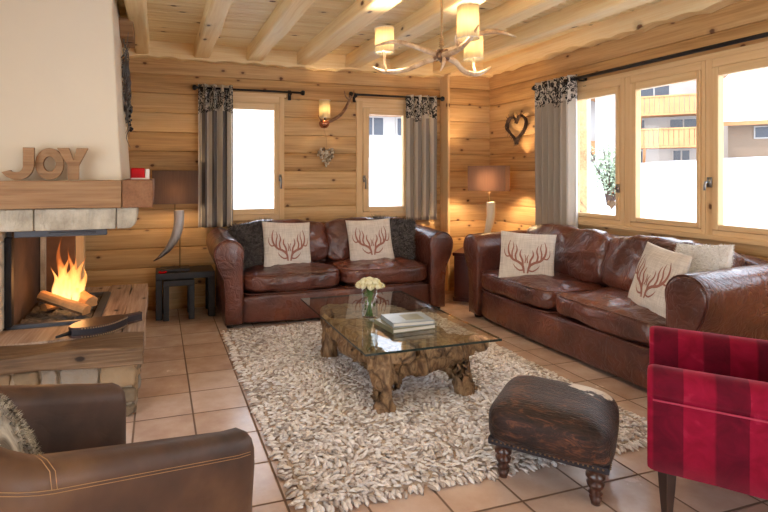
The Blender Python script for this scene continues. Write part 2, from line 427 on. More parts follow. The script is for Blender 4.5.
def stube(bm, ctrl, n=6, seg=8, mat=0, flat=1.0):
    s = spline(ctrl, n); return tube(bm, [p[:3] for p in s], [max(p[3], .0008) for p in s], seg, mat, flat=flat)
def lathe(bm, prof, seg=24, c=(0,0,0), mat=0):
    rings = []
    for r, z in prof:
        rings.append([bm.verts.new((c[0]+r*math.cos(2*PI*k/seg), c[1]+r*math.sin(2*PI*k/seg), c[2]+z)) for k in range(seg)] if r > 1e-5 else [bm.verts.new((c[0], c[1], c[2]+z))])
    for a, b in zip(rings, rings[1:]):
        for k in range(seg):
            q = [a[k % len(a)], a[(k+1) % len(a)], b[(k+1) % len(b)], b[k % len(b)]]
            u = []
            for v in q:
                if v not in u: u.append(v)
            if len(u) >= 3: bm.faces.new(u).material_index = mat
def prism(bm, poly, y0, y1, mat=0, plane='xz'):
    def mk(p, d):
        return {'xz': (p[0], d, p[1]), 'yz': (d, p[0], p[1]), 'xy': (p[0], p[1], d)}[plane]
    a = [bm.verts.new(mk(p, y0)) for p in poly]; b = [bm.verts.new(mk(p, y1)) for p in poly]
    bm.faces.new(a[::-1]).material_index = mat; bm.faces.new(b).material_index = mat
    n = len(poly)
    for i in range(n): bm.faces.new((a[i], a[(i+1)%n], b[(i+1)%n], b[i])).material_index = mat
def soft_box(bm, c, size, n=14, p=5.0, crown=(0,0,.0), wr=0.0, wf=6.0, seed=0, mtx=None, mat=0, cp=2):
    """cube sphere with superellipsoid corners: a cushion with rounded edges, crown bulge and wrinkles"""
    sx, sy, sz = [s/2 for s in size]; vmap = {}
    def vert(i, j, k):
        key = (i, j, k)
        if key in vmap: return vmap[key]
        q = Vector((2*i/n-1, 2*j/n-1, 2*k/n-1))
        # redistribute so that edges get more vertices
        q = Vector([math.copysign(1-(1-abs(a))**1.35, a) for a in q])
        L = (abs(q.x)**p + abs(q.y)**p + abs(q.z)**p)**(1/p)
        q = q/L
        ax, ay, az = abs(q.x), abs(q.y), abs(q.z)
        v = Vector((q.x*(sx + crown[0]*(1-ay**2)*(1-az**2)), q.y*(sy + crown[1]*(1-ax**2)*(1-az**2)), q.z*(sz + crown[2]*(1-ax**cp)*(1-ay**cp))))
        if wr:
            pp = v*wf + Vector((seed*3.1, seed*1.7, seed))
            w = abs(noise.noise(pp)) + .5*abs(noise.noise(pp*2.1)) - .35
            nrm = Vector((q.x/sx, q.y/sy, q.z/sz)).normalized()
            v -= nrm*wr*w
        v = v + Vector(c)
        if mtx is not None: v = mtx @ v
        vmap[key] = bm.verts.new(v); return vmap[key]
    def face(f):
        for a in range(n):
            for b in range(n):
                bm.faces.new([vert(*f(a, b)), vert(*f(a+1, b)), vert(*f(a+1, b+1)), vert(*f(a, b+1))]).material_index = mat
    face(lambda a, b: (a, b, n)); face(lambda a, b: (b, a, 0))
    face(lambda a, b: (n, a, b)); face(lambda a, b: (0, b, a))
    face(lambda a, b: (b, n, a)); face(lambda a, b: (a, 0, b))

def rough_log(bm, c0, c1, y0, y1, z0, z1, axis='x', n=24, amp=.008, seed=0, mat=0):
    """hewn beam along x (or y) between c0..c1 with slightly wavy arrises"""
    rings = []
    for i in range(n+1):
        t = c0 + (c1-c0)*i/n; ring = []
        for (a, b) in ((y0, z0), ((y0+y1)/2, z0), (y1, z0), (y1, (z0+z1)/2), (y1, z1), ((y0+y1)/2, z1), (y0, z1), (y0, (z0+z1)/2)):
            w = Vector((t*2.3+seed, a*5+seed*2, b*7))
            da, db = noise.noise(w)*amp, noise.noise(w+Vector((9,3,5)))*amp
            ring.append(bm.verts.new((t, a+da, b+db) if axis == 'x' else (a+da, t, b+db)))
        rings.append(ring)
    for p, q in zip(rings, rings[1:]):
        for k in range(8): bm.faces.new((p[k], p[(k+1)%8], q[(k+1)%8], q[k])).material_index = mat
    bm.faces.new(rings[0]).material_index = mat; bm.faces.new(rings[-1][::-1]).material_index = mat

# ------------------------------------------------------------------ the shell
YB, YC, XR, XL, YN, ZC = 5.29, 5.14, 3.63, -1.75, -2.2, 2.56

def log_wall(bm, a0, a1, z0, z1, holes, along='x', pos=0, facing=-1, thick=.22):
    """wall of convex log boards; pos is the face plane, facing the sign of the inward normal on the other axis"""
    def P(a, d, z):
        return (a, pos + facing*d, z) if along == 'x' else (pos + facing*d, a, z)
    av = sorted({a0, a1, *[h[0] for h in holes], *[h[1] for h in holes]})
    k0 = math.floor((z0-PH)/COURSE); zs = []
    for k in range(k0, math.ceil((z1-PH)/COURSE)+1):
        for t in (0, .03, .09, .25, .5, .75, .91, .97): zs.append(PH+(k+t)*COURSE)
    zs = [z for z in zs if z0 < z < z1] + [z0, z1] + [h[2] for h in holes] + [h[3] for h in holes]
    zs = sorted(set(round(z, 5) for z in zs))
    def dep(z):
        t = ((z-PH)/COURSE) % 1.0
        return .013*(1-abs(2*t-1)**2.6) - (.008 if (t < .02 or t > .98) else 0)
    grid = {}
    def V(i, j):
        if (i, j) not in grid: grid[(i, j)] = bm.verts.new(P(av[i], dep(zs[j])-.013, zs[j]))
        return grid[(i, j)]
    for i in range(len(av)-1):
        for j in range(len(zs)-1):
            am, zm = (av[i]+av[i+1])/2, (zs[j]+zs[j+1])/2
            if any(h[0] < am < h[1] and h[2] < zm < h[3] for h in holes): continue
            bm.faces.new((V(i, j), V(i+1, j), V(i+1, j+1), V(i, j+1)))
    # body behind, split round the openings
    za = sorted({z0, z1, *[h[2] for h in holes], *[h[3] for h in holes]})
    for i in range(len(av)-1):
        for j in range(len(za)-1):
            am, zm = (av[i]+av[i+1])/2, (za[j]+za[j+1])/2
            if any(h[0] < am < h[1] and h[2] < zm < h[3] for h in holes): continue
            d0, d1 = -.024, -thick
            if along == 'x': box(bm, av[i], av[i+1], *sorted((pos+facing*d0, pos+facing*d1)), za[j], za[j+1])
            else: box(bm, *sorted((pos+facing*d0, pos+facing*d1)), av[i], av[i+1], za[j], za[j+1])

W1 = (.60, 1.245, .84, 2.11); W2 = (2.045, 2.70, .84, 2.11)
WR = (1.36, 3.93, .885, 2.10)
WQ = (-1.6, .7, .885, 2.10)
bm = B(); log_wall(bm, XL-.2, 3.08, 0, 2.75, [W1, W2], 'x', YB, -1)
struct(obj('wall_back', bm, M['wall_x'], recalc=False))
bm = B(); log_wall(bm, 3.08, XR+.25, 0, 2.75, [], 'x', YC, -1, .37)
struct(obj('wall_corner', bm, M['wall_x'], recalc=False))
bm = B(); box(bm, 3.075, 3.105, 5.125, 5.30, 0, 2.5)
struct(obj('trim_1', bm, M['frame'], bevel=.005))
bm = B(); log_wall(bm, YN-.2, YB+.2, 0, 2.75, [WR, WQ], 'y', XR, -1)
struct(obj('wall_right', bm, M['wall_y'], recalc=False))
bm = B(); log_wall(bm, YN-.2, YB+.2, 0, 2.75, [(-1.9, 2.3, .3, 2.2)], 'y', XL, 1)
struct(obj('wall_left', bm, M['wall_y']))
# near wall behind the camera with a wide opening, added to let in daylight
bm = B(); box(bm, XL, 1.1, YN-.2, YN, 0, 2.75); box(bm, XR-.35, XR, YN-.2, YN, 0, 2.75); box(bm, 1.1, XR-.35, YN-.2, YN, 2.3, 2.75)
struct(obj('wall_near', bm, M['wall_x']))
bm = B(); box(bm, XL-.2, XR+.25, YN-.2, YB+.25, -.1, 0)
struct(obj('floor', bm, M['floor']))
# ceiling of narrow boards laid across, real grooves between them
bm = B(); y = YN-.2; w = .072
while y < YB+.2:
    box(bm, XL-.2, XR+.25, y+.0055, y+w-.0055, ZC, ZC+.02); y += w
box(bm, XL-.2, XR+.25, YN-.2, YB+.25, ZC+.012, ZC+.2)
struct(obj('ceiling', bm, M['ceil']))
# beams
k = 2
bx = [(-.62, .16), (-.145, .135), (.405, .15), (.915, .155), (1.44, .175), (1.965, .18), (2.48, .17), (3.0, .17)]
for i, (x, w) in enumerate(bx):
    bm = B(); rough_log(bm, YN-.1, 5.2, x-w/2, x+w/2, 2.435, ZC+.01, 'y', 40, .016, i*7.3)
    struct(obj('trim_%d' % k, bm, M['beam'], smooth=False, bevel=.02)); k += 1
bm = B(); box(bm, -.32, -.175, 4.12, 4.48, 2.32, 2.465)
struct(obj('trim_%d' % k, bm, M['mantel'], bevel=.006)); k += 1
# hewn wall plates with a wavy lower edge
def plate(along, a0, a1, pos, depth, z0, name, n=260):
    bm = B(); R0 = []
    for i in range(n+1):
        a = a0 + (a1-a0)*i/n
        w = .016*abs(math.sin(a*PI/.26 + 1.2*noise.noise(Vector((a*2, 1, 0))))) + noise.noise(Vector((a*4.2, 1.3, 0)))*.016
        pr = [(-depth*.8, ZC+.01), (-depth*.75, z0+.10), (-depth*.55, z0+.008+w), (-.012, z0+.004+w), (.05, z0+.004+w), (.05, ZC+.01)]
        R0.append([bm.verts.new((a, pos+d, z) if along == 'x' else (pos+d, a, z)) for d, z in pr])
    for p, q in zip(R0, R0[1:]):
        for j in range(5): bm.faces.new((p[j], p[j+1], q[j+1], q[j]))
    bm.faces.new(R0[0]); bm.faces.new(R0[-1][::-1])
    return struct(obj(name, bm, M['plate_x'] if along == 'x' else M['beam'], smooth=False))
plate('x', XL, 3.1, YB, .16, 2.40, 'trim_%d' % k); k += 1
plate('x', 3.08, XR, YC, .12, 2.41, 'trim_%d' % k); k += 1
plate('y', YN, 5.2, XR, .20, 2.42, 'trim_%d' % k); k += 1
bm = B(); box(bm, -.05, 3.08, YB-.02, YB+.01, 0, .10)
struct(obj('baseboard_back', bm, M['wall_x'], bevel=.003))

# ------------------------------------------------------------------ windows
def casement(name, along, pos, a0, a1, z0, z1, ga0, ga1, gz0, gz1, handle_at=None, heart=False):
    """frame a0..a1, glass ga0..ga1; pos inner face plane"""
    w = struct(empty(name, (0,0,0)))
    def bxx(bm, p0, p1, d0, d1, q0, q1, m_=0):
        if along == 'x': box(bm, p0, p1, pos+d0, pos+d1, q0, q1, m_)
        else: box(bm, pos+d0, pos+d1, p0, p1, q0, q1, m_)
    fr = .5
    am0, am1 = a0+(ga0-a0)*fr, a1-(a1-ga1)*fr; zm0, zm1 = z0+(gz0-z0)*fr, z1-(z1-gz1)*fr
    bm = B()
    for i_, q in enumerate(((a0, am0, z0, z1), (am1, a1, z0, z1), (am0, am1, z0, zm0), (am0, am1, zm1, z1))): bxx(bm, q[0], q[1], -.012, .10, q[2], q[3], i_//2)
    MF = [M['frame'], M['frame_h'] if along == 'y' else M['beam_x']]
    obj('window_frame', bm, MF, w, bevel=.004)
    bm = B(); e = .002
    for i_, q in enumerate(((am0+e, ga0, zm0+e, zm1-e), (ga1, am1-e, zm0+e, zm1-e), (ga0, ga1, zm0+e, gz0), (ga0, ga1, gz1, zm1-e))): bxx(bm, q[0], q[1], -.022, .035, q[2], q[3], i_//2)
    obj('sash', bm, MF, w, bevel=.006)
    bm = B(); bxx(bm, ga0-.005, ga1+.005, .0, .006, gz0-.005, gz1+.005)
    obj('pane', bm, M['glass'], w)
    if handle_at:
        ha, hz = handle_at; bm = B()
        bxx(bm, ha-.014, ha+.014, -.042, -.03, hz-.035, hz+.035)
        h1 = (ha, pos-.05, hz) if along == 'x' else (pos-.05, ha, hz)
        if along == 'x': tube(bm, [(ha, pos-.035, hz), (ha, pos-.075, hz), (ha, pos-.082, hz-.02), (ha, pos-.082, hz-.11)], .009, 8)
        else: tube(bm, [(pos-.035, ha, hz), (pos-.075, ha, hz), (pos-.082, ha, hz-.02), (pos-.082, ha, hz-.055)], .008, 8)
        obj('window_handle', bm, M['chrome'], w, smooth=True)
    return w
casement('window_1', 'x', YB, W1[0], W1[1], .84, 2.11, .72, 1.138, .955, 1.965, (1.195, 1.27))
casement('window_2', 'x', YB, W2[0], W2[1], .84, 2.11, 2.19, 2.60, .955, 1.96, (2.125, 1.26))
casement('window_3', 'y', XR, 3.305, 3.93, .885, 2.10, 3.385, 3.85, .962, 1.975, (3.345, 1.19))
casement('window_4', 'y', XR, 2.643, 3.303, .885, 2.10, 2.70, 3.19, .962, 1.975)
casement('window_5', 'y', XR, 1.98, 2.641, .885, 2.10, 2.05, 2.548, .962, 1.975, (2.595, 1.25))
casement('window_6', 'y', XR, 1.36, 1.978, .885, 2.10, 1.43, 1.91, .962, 1.975)
casement('added_window_7', 'y', XR, -1.6, .7, .885, 2.10, -1.5, .6, .962, 1.975)  # unseen window, added to bring daylight into the near part of the room
casement('added_window_9', 'y', XL-.12, -1.9, 2.3, .3, 2.2, -1.8, 2.2, .4, 2.1)  # glazing in the unseen left wall, added to raise the light inside
casement('added_window_8', 'x', YN-.2, 1.1, XR-.35, .01, 2.3, 1.2, XR-.45, .12, 2.2)  # glazing behind the camera, added for daylight from the rear
# right-hand head board over the windows
bm = B(); box(bm, XR-.022, XR+.03, 1.30, 3.96, 2.095, 2.135)
struct(obj('trim_%d' % k, bm, M['frame_h'], bevel=.004)); k += 1
for s_, (x0, x1) in enumerate(((.58, 1.265), (2.03, 2.72))):
    bm = B(); box(bm, x0, x1, YB-.02, YB+.02, 2.105, 2.135); struct(obj('trim_%d' % k, bm, M['beam_x'], bevel=.004)); k += 1
bm = B(); box(bm, XR-.03, XR+.03, 1.30, 3.96, .855, .888)
struct(obj('trim_%d' % k, bm, M['frame_h'], bevel=.004)); k += 1

# ------------------------------------------------------------------ curtains and rods
def rod(label, along, a0, a1, z, off_pos, brackets, wallpos):
    e = empty('curtain_rod'); tag(e, label, 'curtain rod')
    P = (lambda a, zz=z, o=0: (a, off_pos+o, zz)) if along == 'x' else (lambda a, zz=z, o=0: (off_pos+o, a, zz))
    bm = B(); tube(bm, [P(a0), P(a1)], .015 if along == 'y' else .011, 10); obj('pole', bm, M['iron'], e, True)
    for a, sg in ((a0, -1), (a1, 1)):
        bm = B(); pr = [(0,0), (.012,.002), (.014,.012), (.024,.02), (.028,.034), (.022,.05), (0,.056)]
        lathe(bm, pr, 14)
        mtx = (Matrix.Rotation(sg*PI/2, 4, 'Y') if along == 'x' else Matrix.Rotation(-sg*PI/2, 4, 'X'))
        bmesh.ops.transform(bm, matrix=Matrix.Translation(P(a)) @ mtx, verts=bm.verts)
        obj('finial', bm, M['iron'], e, True)
    for a in brackets:
        bm = B(); d = wallpos - off_pos
        tube(bm, [P(a, z-.02, d), P(a, z-.02, .01), P(a, z-.006, 0)], .008, 8)
        if along == 'x': box(bm, a-.016, a+.016, wallpos-.012, wallpos, z-.07, z+.03)
        else: box(bm, wallpos-.012, wallpos, a-.016, a+.016, z-.07, z+.03)
        obj('bracket', bm, M['iron'], e, True)
    return e
rod('short dark iron curtain rod over the left window of the back wall', 'x', .37, 1.39, 2.148, YB-.085, (.40, 1.30), YB)
rod('short dark iron curtain rod over the back-wall window nearer the corner', 'x', 1.985, 3.02, 2.16, YB-.085, (2.02, 2.98), YB)
rod('long dark iron curtain rod above the wide right-hand windows', 'y', 4.31, .9, 2.160, XR-.085, (4.28, 3.72, 1.0), XR)
def curtain(label, along, a0, a1, z0, z1, pos, folds, mat, amp=.042, seed=0, flare=0, skip=False):
    e = empty('curtain'); tag(e, label, 'curtain', 'eyelet curtains')
    na, nz = folds*14, 30; bm = B(); g = []
    for j in range(nz+1):
        tz = j/nz; row = []
        for i in range(na+1):
            t = i/na; ph = t*folds*2*PI
            aa = a0 + (a1-a0)*t
            wob = noise.noise(Vector((t*5+seed, tz*1.6, seed)))*.02*(1-tz)
            sp = 1 + flare*(1-tz)
            am = amp*(.92+.25*noise.noise(Vector((t*folds*1.01, seed, tz*.8))))
            d = am*math.sin(ph) + wob
            aa2 = (a0+a1)/2 + (aa-(a0+a1)/2)*sp + .008*math.sin(2*ph)
            z = z1 + (z0-z1)*(1-tz)
            z = z0 + (z1-z0)*tz
            row.append(bm.verts.new((aa2, pos+d, z) if along == 'x' else (pos+d, aa2, z)))
        g.append(row)
    for j in range(nz):
        for i in range(na): bm.faces.new((g[j][i], g[j][i+1], g[j+1][i+1], g[j+1][i]))
    o = obj('drape', bm, mat, e, True, recalc=False)
    s = o.modifiers.new('s', 'SOLIDIFY'); s.thickness = .003; s.offset = 0
    for f in range(folds*2):
        t = (f+.5)/(folds*2)
        aa = a0+(a1-a0)*(t); bm = B(); n = 14; zz = z1-.045
        # eyelet rings where the cloth crosses the pole
        aa = a0+(a1-a0)*(f/(folds*2)) if f else a0+.004
        pts = [((aa, pos+.018*math.cos(2*PI*q/n), zz+.018*math.sin(2*PI*q/n)) if along == 'x' else (pos+.018*math.cos(2*PI*q/n), aa, zz+.018*math.sin(2*PI*q/n))) for q in range(n+1)]
        tube(bm, pts, .004, 6, caps=False); obj('eyelet', bm, M['iron'], e, True)
    return e
cA = mat_curtain('curtain_taupe', 1.92, 0, srgb(120,114,108), srgb(196,188,176), .05)
def mat_stripe(name, axis, p, ph, zb, a, b):
    t = NT(name); co = t.coord(); s = t.sep(co)
    fr = t.math('FRACT', t.math('DIVIDE', t.math('SUBTRACT', s[axis], ph), p))
    st = t.ramp(fr, [(.0, a), (.44, a), (.5, b), (.94, b), (1.0, a)])
    st = t.mix(t.math('GREATER_THAN', s[2], zb), st, srgb(228,220,206))
    if axis == 1: st = t.mix(t.math('LESS_THAN', s[1], 3.86), st, srgb(240,236,230))  # folds next to the window whitened: window light painted into the cloth
    sw = t.noise(t.mapping(co, (1, 1, .7)), 17, 3, .6, 2.0)
    sw = t.ramp(t.math('ABSOLUTE', t.math('SUBTRACT', sw, .5)), [(.05, (1,1,1)), (.065, (0,0,0))])
    zz = t.math('ADD', s[2], t.math('MULTIPLY', t.math('SUBTRACT', t.noise(co, 9, 2), .5), .25))
    band = t.math('MULTIPLY', t.math('GREATER_THAN', zz, zb), t.math('LESS_THAN', zz, zb+.23))
    col = t.mix(t.math('MULTIPLY', band, sw), st, srgb(44,42,44))
    d = t.bsdf(col, .9, spec=.15); tl = t.new('ShaderNodeBsdfTranslucent'); t.put(tl.inputs[0], col)
    m = t.new('ShaderNodeMixShader'); m.inputs[0].default_value = .25
    t.l.new(d, m.inputs[1]); t.l.new(tl.outputs[0], m.inputs[2]); return t.done(m.outputs[0])
c1 = mat_stripe('curtain_wool_left', 0, .0975, .36, 1.93, srgb(240,232,218), srgb(122,116,114))
c2 = mat_stripe('curtain_wool_mid', 0, .0975, .36, 1.93, srgb(226,216,200), srgb(168,158,148))
curtain('grey and cream pleated curtain at the left back window', 'x', .372, .705, .79, 2.185, YB-.085, 4, c1, .045, 1)
curtain('grey and cream pleated curtain on the back wall beside the corner', 'x', 2.60, 2.985, .80, 2.185, YB-.085, 4, c2, .045, 5)
c3 = mat_stripe('curtain_wool_right', 1, .083, 3.93, 1.98, srgb(196,184,168), srgb(158,146,132))
curtain('long taupe pleated curtain with dark scroll band on the right wall', 'y', 3.74, 4.24, .62, 2.20, XR-.09, 6, c3, .045, 9)

# ------------------------------------------------------------------ fireplace
fp = empty('fireplace', (-.7, 3.9, 0)); tag(fp, 'large stone and timber fireplace with cream plaster hood and burning fire', 'fireplace')
def fobj(name, bm, mat, smooth=False, bevel=0, par=None):
    bmesh.ops.translate(bm, verts=bm.verts, vec=(.7, -3.9, 0))
    return obj(name, bm, mat, par or fp, smooth, bevel=bevel)
# base: mortar core and irregular stones on the front and right side
bm = B(); box(bm, XL+.01, -.135, 3.02, 4.60, .0, .30)
fobj('hearth_base', bm, M['mortar'])
rs = random.Random(3); bm = B()
def stones(bm, a0, a1, z0, z1, put):
    z = z0; row = 0
    while z < z1-.02:
        h = min(rs.uniform(.05, .11), z1-z); 
        if z1-(z+h) < .05: h = z1-z
        a = a0
        while a < a1-.02:
            w = min(rs.uniform(.08, .24), a1-a)
            if a1-(a+w) < .06: w = a1-a
            put(a+.006, a+w-.006, z+.006, z+h-.006, rs.uniform(.015, .035)); a += w
        z += h; row += 1
def stone_blob(bm, x0, x1, y0, y1, z0, z1):
    soft_box(bm, ((x0+x1)/2, (y0+y1)/2, (z0+z1)/2), (x1-x0, y1-y0, z1-z0), 10, 6, (0,0,0), .022, 14, rs.random()*9)
stones(bm, XL+.02, -.11, .0, .30, lambda a, b, c, d, e: stone_blob(bm, a, b, 3.02-e, 3.06, c, d))
stones(bm, 3.02, 4.60, .0, .30, lambda a, b, c, d, e: stone_blob(bm, -.16, -.135+e*.9, a, b, c, d))
fobj('field_stones', bm, M['field'], True)
# hearth slab: thick front plank, side plank, boards behind
bm = B(); rough_log(bm, XL+.01, -.075, 2.935, 3.20, .295, .392, 'x', 40, .03, 4); fobj('front_plank', bm, M['hearth_x'], bevel=.008)
bm = B(); rough_log(bm, 3.205, 4.66, -.20, -.078, .30, .392, 'y', 30, .016, 9); fobj('side_plank', bm, M['hearth_y'], bevel=.006)
bm = B()
for q in ((-.36, -.205, 3.205, 4.66), ): rough_log(bm, q[2], q[3], q[0], q[1], .30, .388, 'y', 20, .008, 2)
rough_log(bm, XL+.01, -.365, 3.205, 3.52, .30, .386, 'x', 20, .006, 12)
rough_log(bm, XL+.01, -.365, 4.36, 4.66, .30, .386, 'x', 20, .006, 22)
fobj('hearth_boards', bm, M['hearth_y'], bevel=.004)
# firebox
bm = B(); box(bm, -.84, -.365, 3.53, 4.355, .30, .372); fobj('firebox_floor', bm, M['soot'])
bm = B(); t = .028
box(bm, -.84, -.36, 3.525, 3.56, .37, .405); box(bm, -.395, -.345, 3.56, 4.34, .37, .402); box(bm, -.84, -.36, 4.33, 4.355, .37, .402)
box(bm, -.855, -.83, 3.53, 3.56, .37, .98)
fobj('hearth_frame', bm, M['steel'], bevel=.003)
bm = B(); box(bm, -.88, -.835, 3.56, 4.38, .37, 1.05); fobj('firebox_side', bm, M['soot'])
bm = B(); box(bm, -.835, -.60, 4.36, 4.42, .37, 1.05); fobj('firebox_back', bm, M['brick'])
bm = B(); box(bm, -.828, -.795, 4.325, 4.36, .37, 1.0); fobj('corner_post', bm, M['limestone'])
bm = B(); box(bm, -.62, -.545, 4.40, 4.50, .38, 1.12); fobj('rear_pillar', bm, M['frame'], bevel=.004)
bm = B(); box(bm, -.80, -.30, 3.46, 3.52, .932, .985); box(bm, -.62, -.36, 3.452, 3.462, .945, .958)
box(bm, -.80, -.28, 3.475, 3.56, .965, .995); fobj('door_rail', bm, M['steel'], bevel=.004)
bm = B(); box(bm, -.84, -.33, 3.56, 4.38, .99, 1.10); fobj('smoke_box', bm, M['iron'])
# left pillar
bm = B(); z = .39
while z < .98:
    h = min(.13, .985-z); box(bm, -1.20, -.955+.0, 3.42, 3.6, z+.003, z+h-.003); box(bm, -.95, -.86, 3.40, 3.62, z+.003, z+h-.003); z += h
box(bm, -1.745, -.865, 3.44, 4.4, .39, .985)
fobj('stone_pillar', bm, M['limestone'], bevel=.008)
bm = B(); box(bm, -.860, -.822, 3.50, 3.56, .40, .93); fobj('door_jamb', bm, M['iron'], bevel=.004)
# lintel blocks of dressed limestone
bm = B()
for a, b in ((XL+.02, -1.15), (-1.145, -.665), (-.66, -.235)): box(bm, a, b, 3.285, 3.52, .985, 1.108)
prism(bm, [(-.23, .985), (-.155, .985), (-.128, 1.01), (-.118, 1.06), (-.116, 1.108), (-.23, 1.108)], 3.285, 3.52)
fobj('lintel', bm, M['limestone'], bevel=.008)
bm = B(); box(bm, -.60, -.24, 3.53, 4.45, 1.04, 1.11); fobj('hood_support', bm, M['mortar'])
# mantel beams
bm = B(); rough_log(bm, XL+.01, -.202, 3.25, 3.42, 1.11, 1.268, 'x', 40, .006, 1); fobj('mantel_beam', bm, M['mantel'], bevel=.006)
bm = B(); rough_log(bm, 3.25, 4.62, -.198, -.03, 1.108, 1.272, 'y', 30, .005, 8); fobj('mantel_side_beam', bm, M['mantel_y'], bevel=.006)
# plaster hood tapering upward
bm = B()
lo = [(XL+.01, 3.43), (-.205, 3.43), (-.205, 4.55), (XL+.01, 4.55)]; hi = [(XL+.01, 3.50), (-.28, 3.50), (-.28, 4.30), (XL+.01, 4.30)]
def lerp(t): return [(a[0]+(b[0]-a[0])*t, a[1]+(b[1]-a[1])*t) for a, b in zip(lo, hi)]
rg = []
for i in range(9):
    t = i/8; rg.append([bm.verts.new((x, y, 1.11+t*(ZC-.001-1.11))) for x, y in lerp(t)])
for a, b in zip(rg, rg[1:]):
    for j in range(4): bm.faces.new((a[j], a[(j+1)%4], b[(j+1)%4], b[j]))
bm.faces.new(rg[0]); bm.faces.new(rg[-1])
fobj('hood', bm, M['plaster'], bevel=.012)
# ash and embers
bm = B(); n = 22; G = []
for j in range(n+1):
    G.append([bm.verts.new((-.81+.40*i/n, 3.60+.70*j/n, .374+.03*max(0, noise.noise(Vector((i*.5, j*.5, 2)))+.35))) for i in range(n+1)])
for j in range(n):
    for i in range(n): bm.faces.new((G[j][i], G[j][i+1], G[j+1][i+1], G[j+1][i]))
fobj('ash_bed', bm, M['ash'], True); 
# firewood
def log_piece(label, p0, p1, r, seed):
    bm = B(); p0, p1 = Vector(p0), Vector(p1); L = (p1-p0).length; n = 10
    prof = [(math.cos(a)*r*(1 if a > PI*.12 else .75), math.sin(a)*r) for a in [q*2*PI/12 for q in range(12)]]
    prof = [(c*1.1, max(s, -r*.55) if True else s) for c, s in prof]
    rings = []
    for i in range(n+1):
        x = L*i/n
        rings.append([bm.verts.new((x, c*(1+.1*noise.noise(Vector((x*9, c*30, seed)))), s*(1+.15*noise.noise(Vector((x*9, s*30, seed+5)))))) for c, s in prof])
    for a, b in zip(rings, rings[1:]):
        for q in range(12): bm.faces.new((a[q], a[(q+1)%12], b[(q+1)%12], b[q])).material_index = 0 if 1 <= q <= 5 else 1
    bm.faces.new(rings[0]); bm.faces.new(rings[-1])
    d = (p1-p0).normalized(); rot = d.to_track_quat('X', 'Z').to_matrix().to_4x4()
    bmesh.ops.transform(bm, matrix=rot, verts=bm.verts)
    o = obj('firewood_log', bm, [M['cutwood'], M['bark']], None, False, loc=p0)
    tag(o, label, 'firewood', 'logs in the fire'); return o
log_piece('split log lying in front across the burning fire', (-.73, 3.86, .50), (-.435, 3.66, .425), .038, 1)
log_piece('split log lying behind the front one in the fire', (-.60, 4.02, .50), (-.42, 3.80, .445), .044, 2)
log_piece('charred short log beneath the two split logs', (-.72, 3.86, .418), (-.50, 4.1, .41), .03, 3)
# flames
fl = empty('flames', (-.575, 3.93, .47)); tag(fl, 'orange flames rising from the logs in the firebox', 'fire')
rf = random.Random(5)
for i, (dx, dy, h, r_, lean) in enumerate([(-.03, .0, .44, .058, -.03), (.04, -.03, .31, .055, .045), (-.0, .03, .30, .07, .02), (.075, -.02, .24, .04, .02), (-.08, .02, .24, .042, -.02), (.02, .05, .37, .045, -.02), (-.02, -.05, .22, .06, .03), (.05, -.07, .17, .05, .0), (-.05, -.02, .33, .05, .03)]):
    bm = B(); pts = []; rr = []
    for q in range(15):
        t = q/14
        pts.append((dx+lean*t+.022*math.sin(t*7+i)*t, dy+.015*math.sin(t*6+i*2)*t, h*t-.03))
        rr.append(max(.001, r_*(math.sin(PI*min(1, t*.78+.20))**1.0)*(1-t**2.2)*1.15*(1+.12*math.sin(9*t+i))))
    tube(bm, pts, rr, 10, flat=.55); obj('flame', bm, M['flame'], fl, True)
def clone(name, me, parent, loc):
    o = bpy.data.objects.new(name, me); C.objects.link(o); o.parent = parent; o.location = loc; return o
bm = B(); bmesh.ops.create_icosphere(bm, subdivisions=1, radius=.0045); stud_me = bpy.data.meshes.new('stud'); bm.to_mesh(stud_me); bm.free(); stud_me.materials.append(M['stud'])
# things on the mantel
def letter(ch, x0, w, label):
    bm = B(); h = .185; y0, y1 = -.016, .016
    if ch == 'J':
        st = .062; poly = [(.118, h), (.118+st, h), (.118+st, .07)]
        poly = []
        outer = [(.052+.128, h), (.052+.128, .072)] + [(.095+.085*math.cos(a), .072+.072*math.sin(a)*1.0) for a in [-PI*q/10 for q in range(1, 8)]] + [(.0, .028), (.0, .052)]
        inner = [(.055, .052)] + [(.088+.030*math.cos(a), .058+.022*math.sin(a)) for a in [-PI*.8+PI*.8*q/6 for q in range(0, 7)]] + [(.118, .072), (.118, h)]
        a_ = spline([(.0, .045), (.03, .018), (.08, .0), (.13, .01), (.165, .04), (.18, .08)], 4)
        b_ = spline([(.118, .075), (.105, .052), (.08, .045), (.055, .05), (.05, .058)], 4)
        poly = [tuple(p) for p in a_] + [(.18, h), (.118, h)] + [tuple(p) for p in b_]
        poly = [(p[0]/.18*w, p[1]) for p in poly]; prism(bm, poly, y0, y1)
    elif ch == 'O':
        n = 36; ro, ri = (w/2, h/2), (w/2*.42, h/2*.46); V = []
        for k_ in range(n):
            c, s = math.cos(2*PI*k_/n), math.sin(2*PI*k_/n)
            V.append([bm.verts.new((w/2+rx*c, y, h/2+rz*s)) for (rx, rz, y) in ((ro[0], ro[1], y0), (ro[0], ro[1], y1), (ri[0], ri[1], y1), (ri[0], ri[1], y0))])
        for k_ in range(n):
            a, b = V[k_], V[(k_+1)%n]
            for q in range(4): bm.faces.new((a[q], a[(q+1)%4], b[(q+1)%4], b[q]))
    else:
        c = w/2; s = .030
        poly = [(c-s, 0), (c+s, 0), (c+s, .082), (w, h), (w-.062, h), (c+.002, .115), (.058, h), (-.005, h), (c-s, .082)]
        prism(bm, poly, y0, y1)
    o = obj('wooden_letter', bm, M['mantel'], None, loc=(x0, 3.345 + (.034 if ch == 'O' else 0), 1.271), bevel=.003)
    tag(o, label, 'letter', 'JOY letters on the mantel'); return o
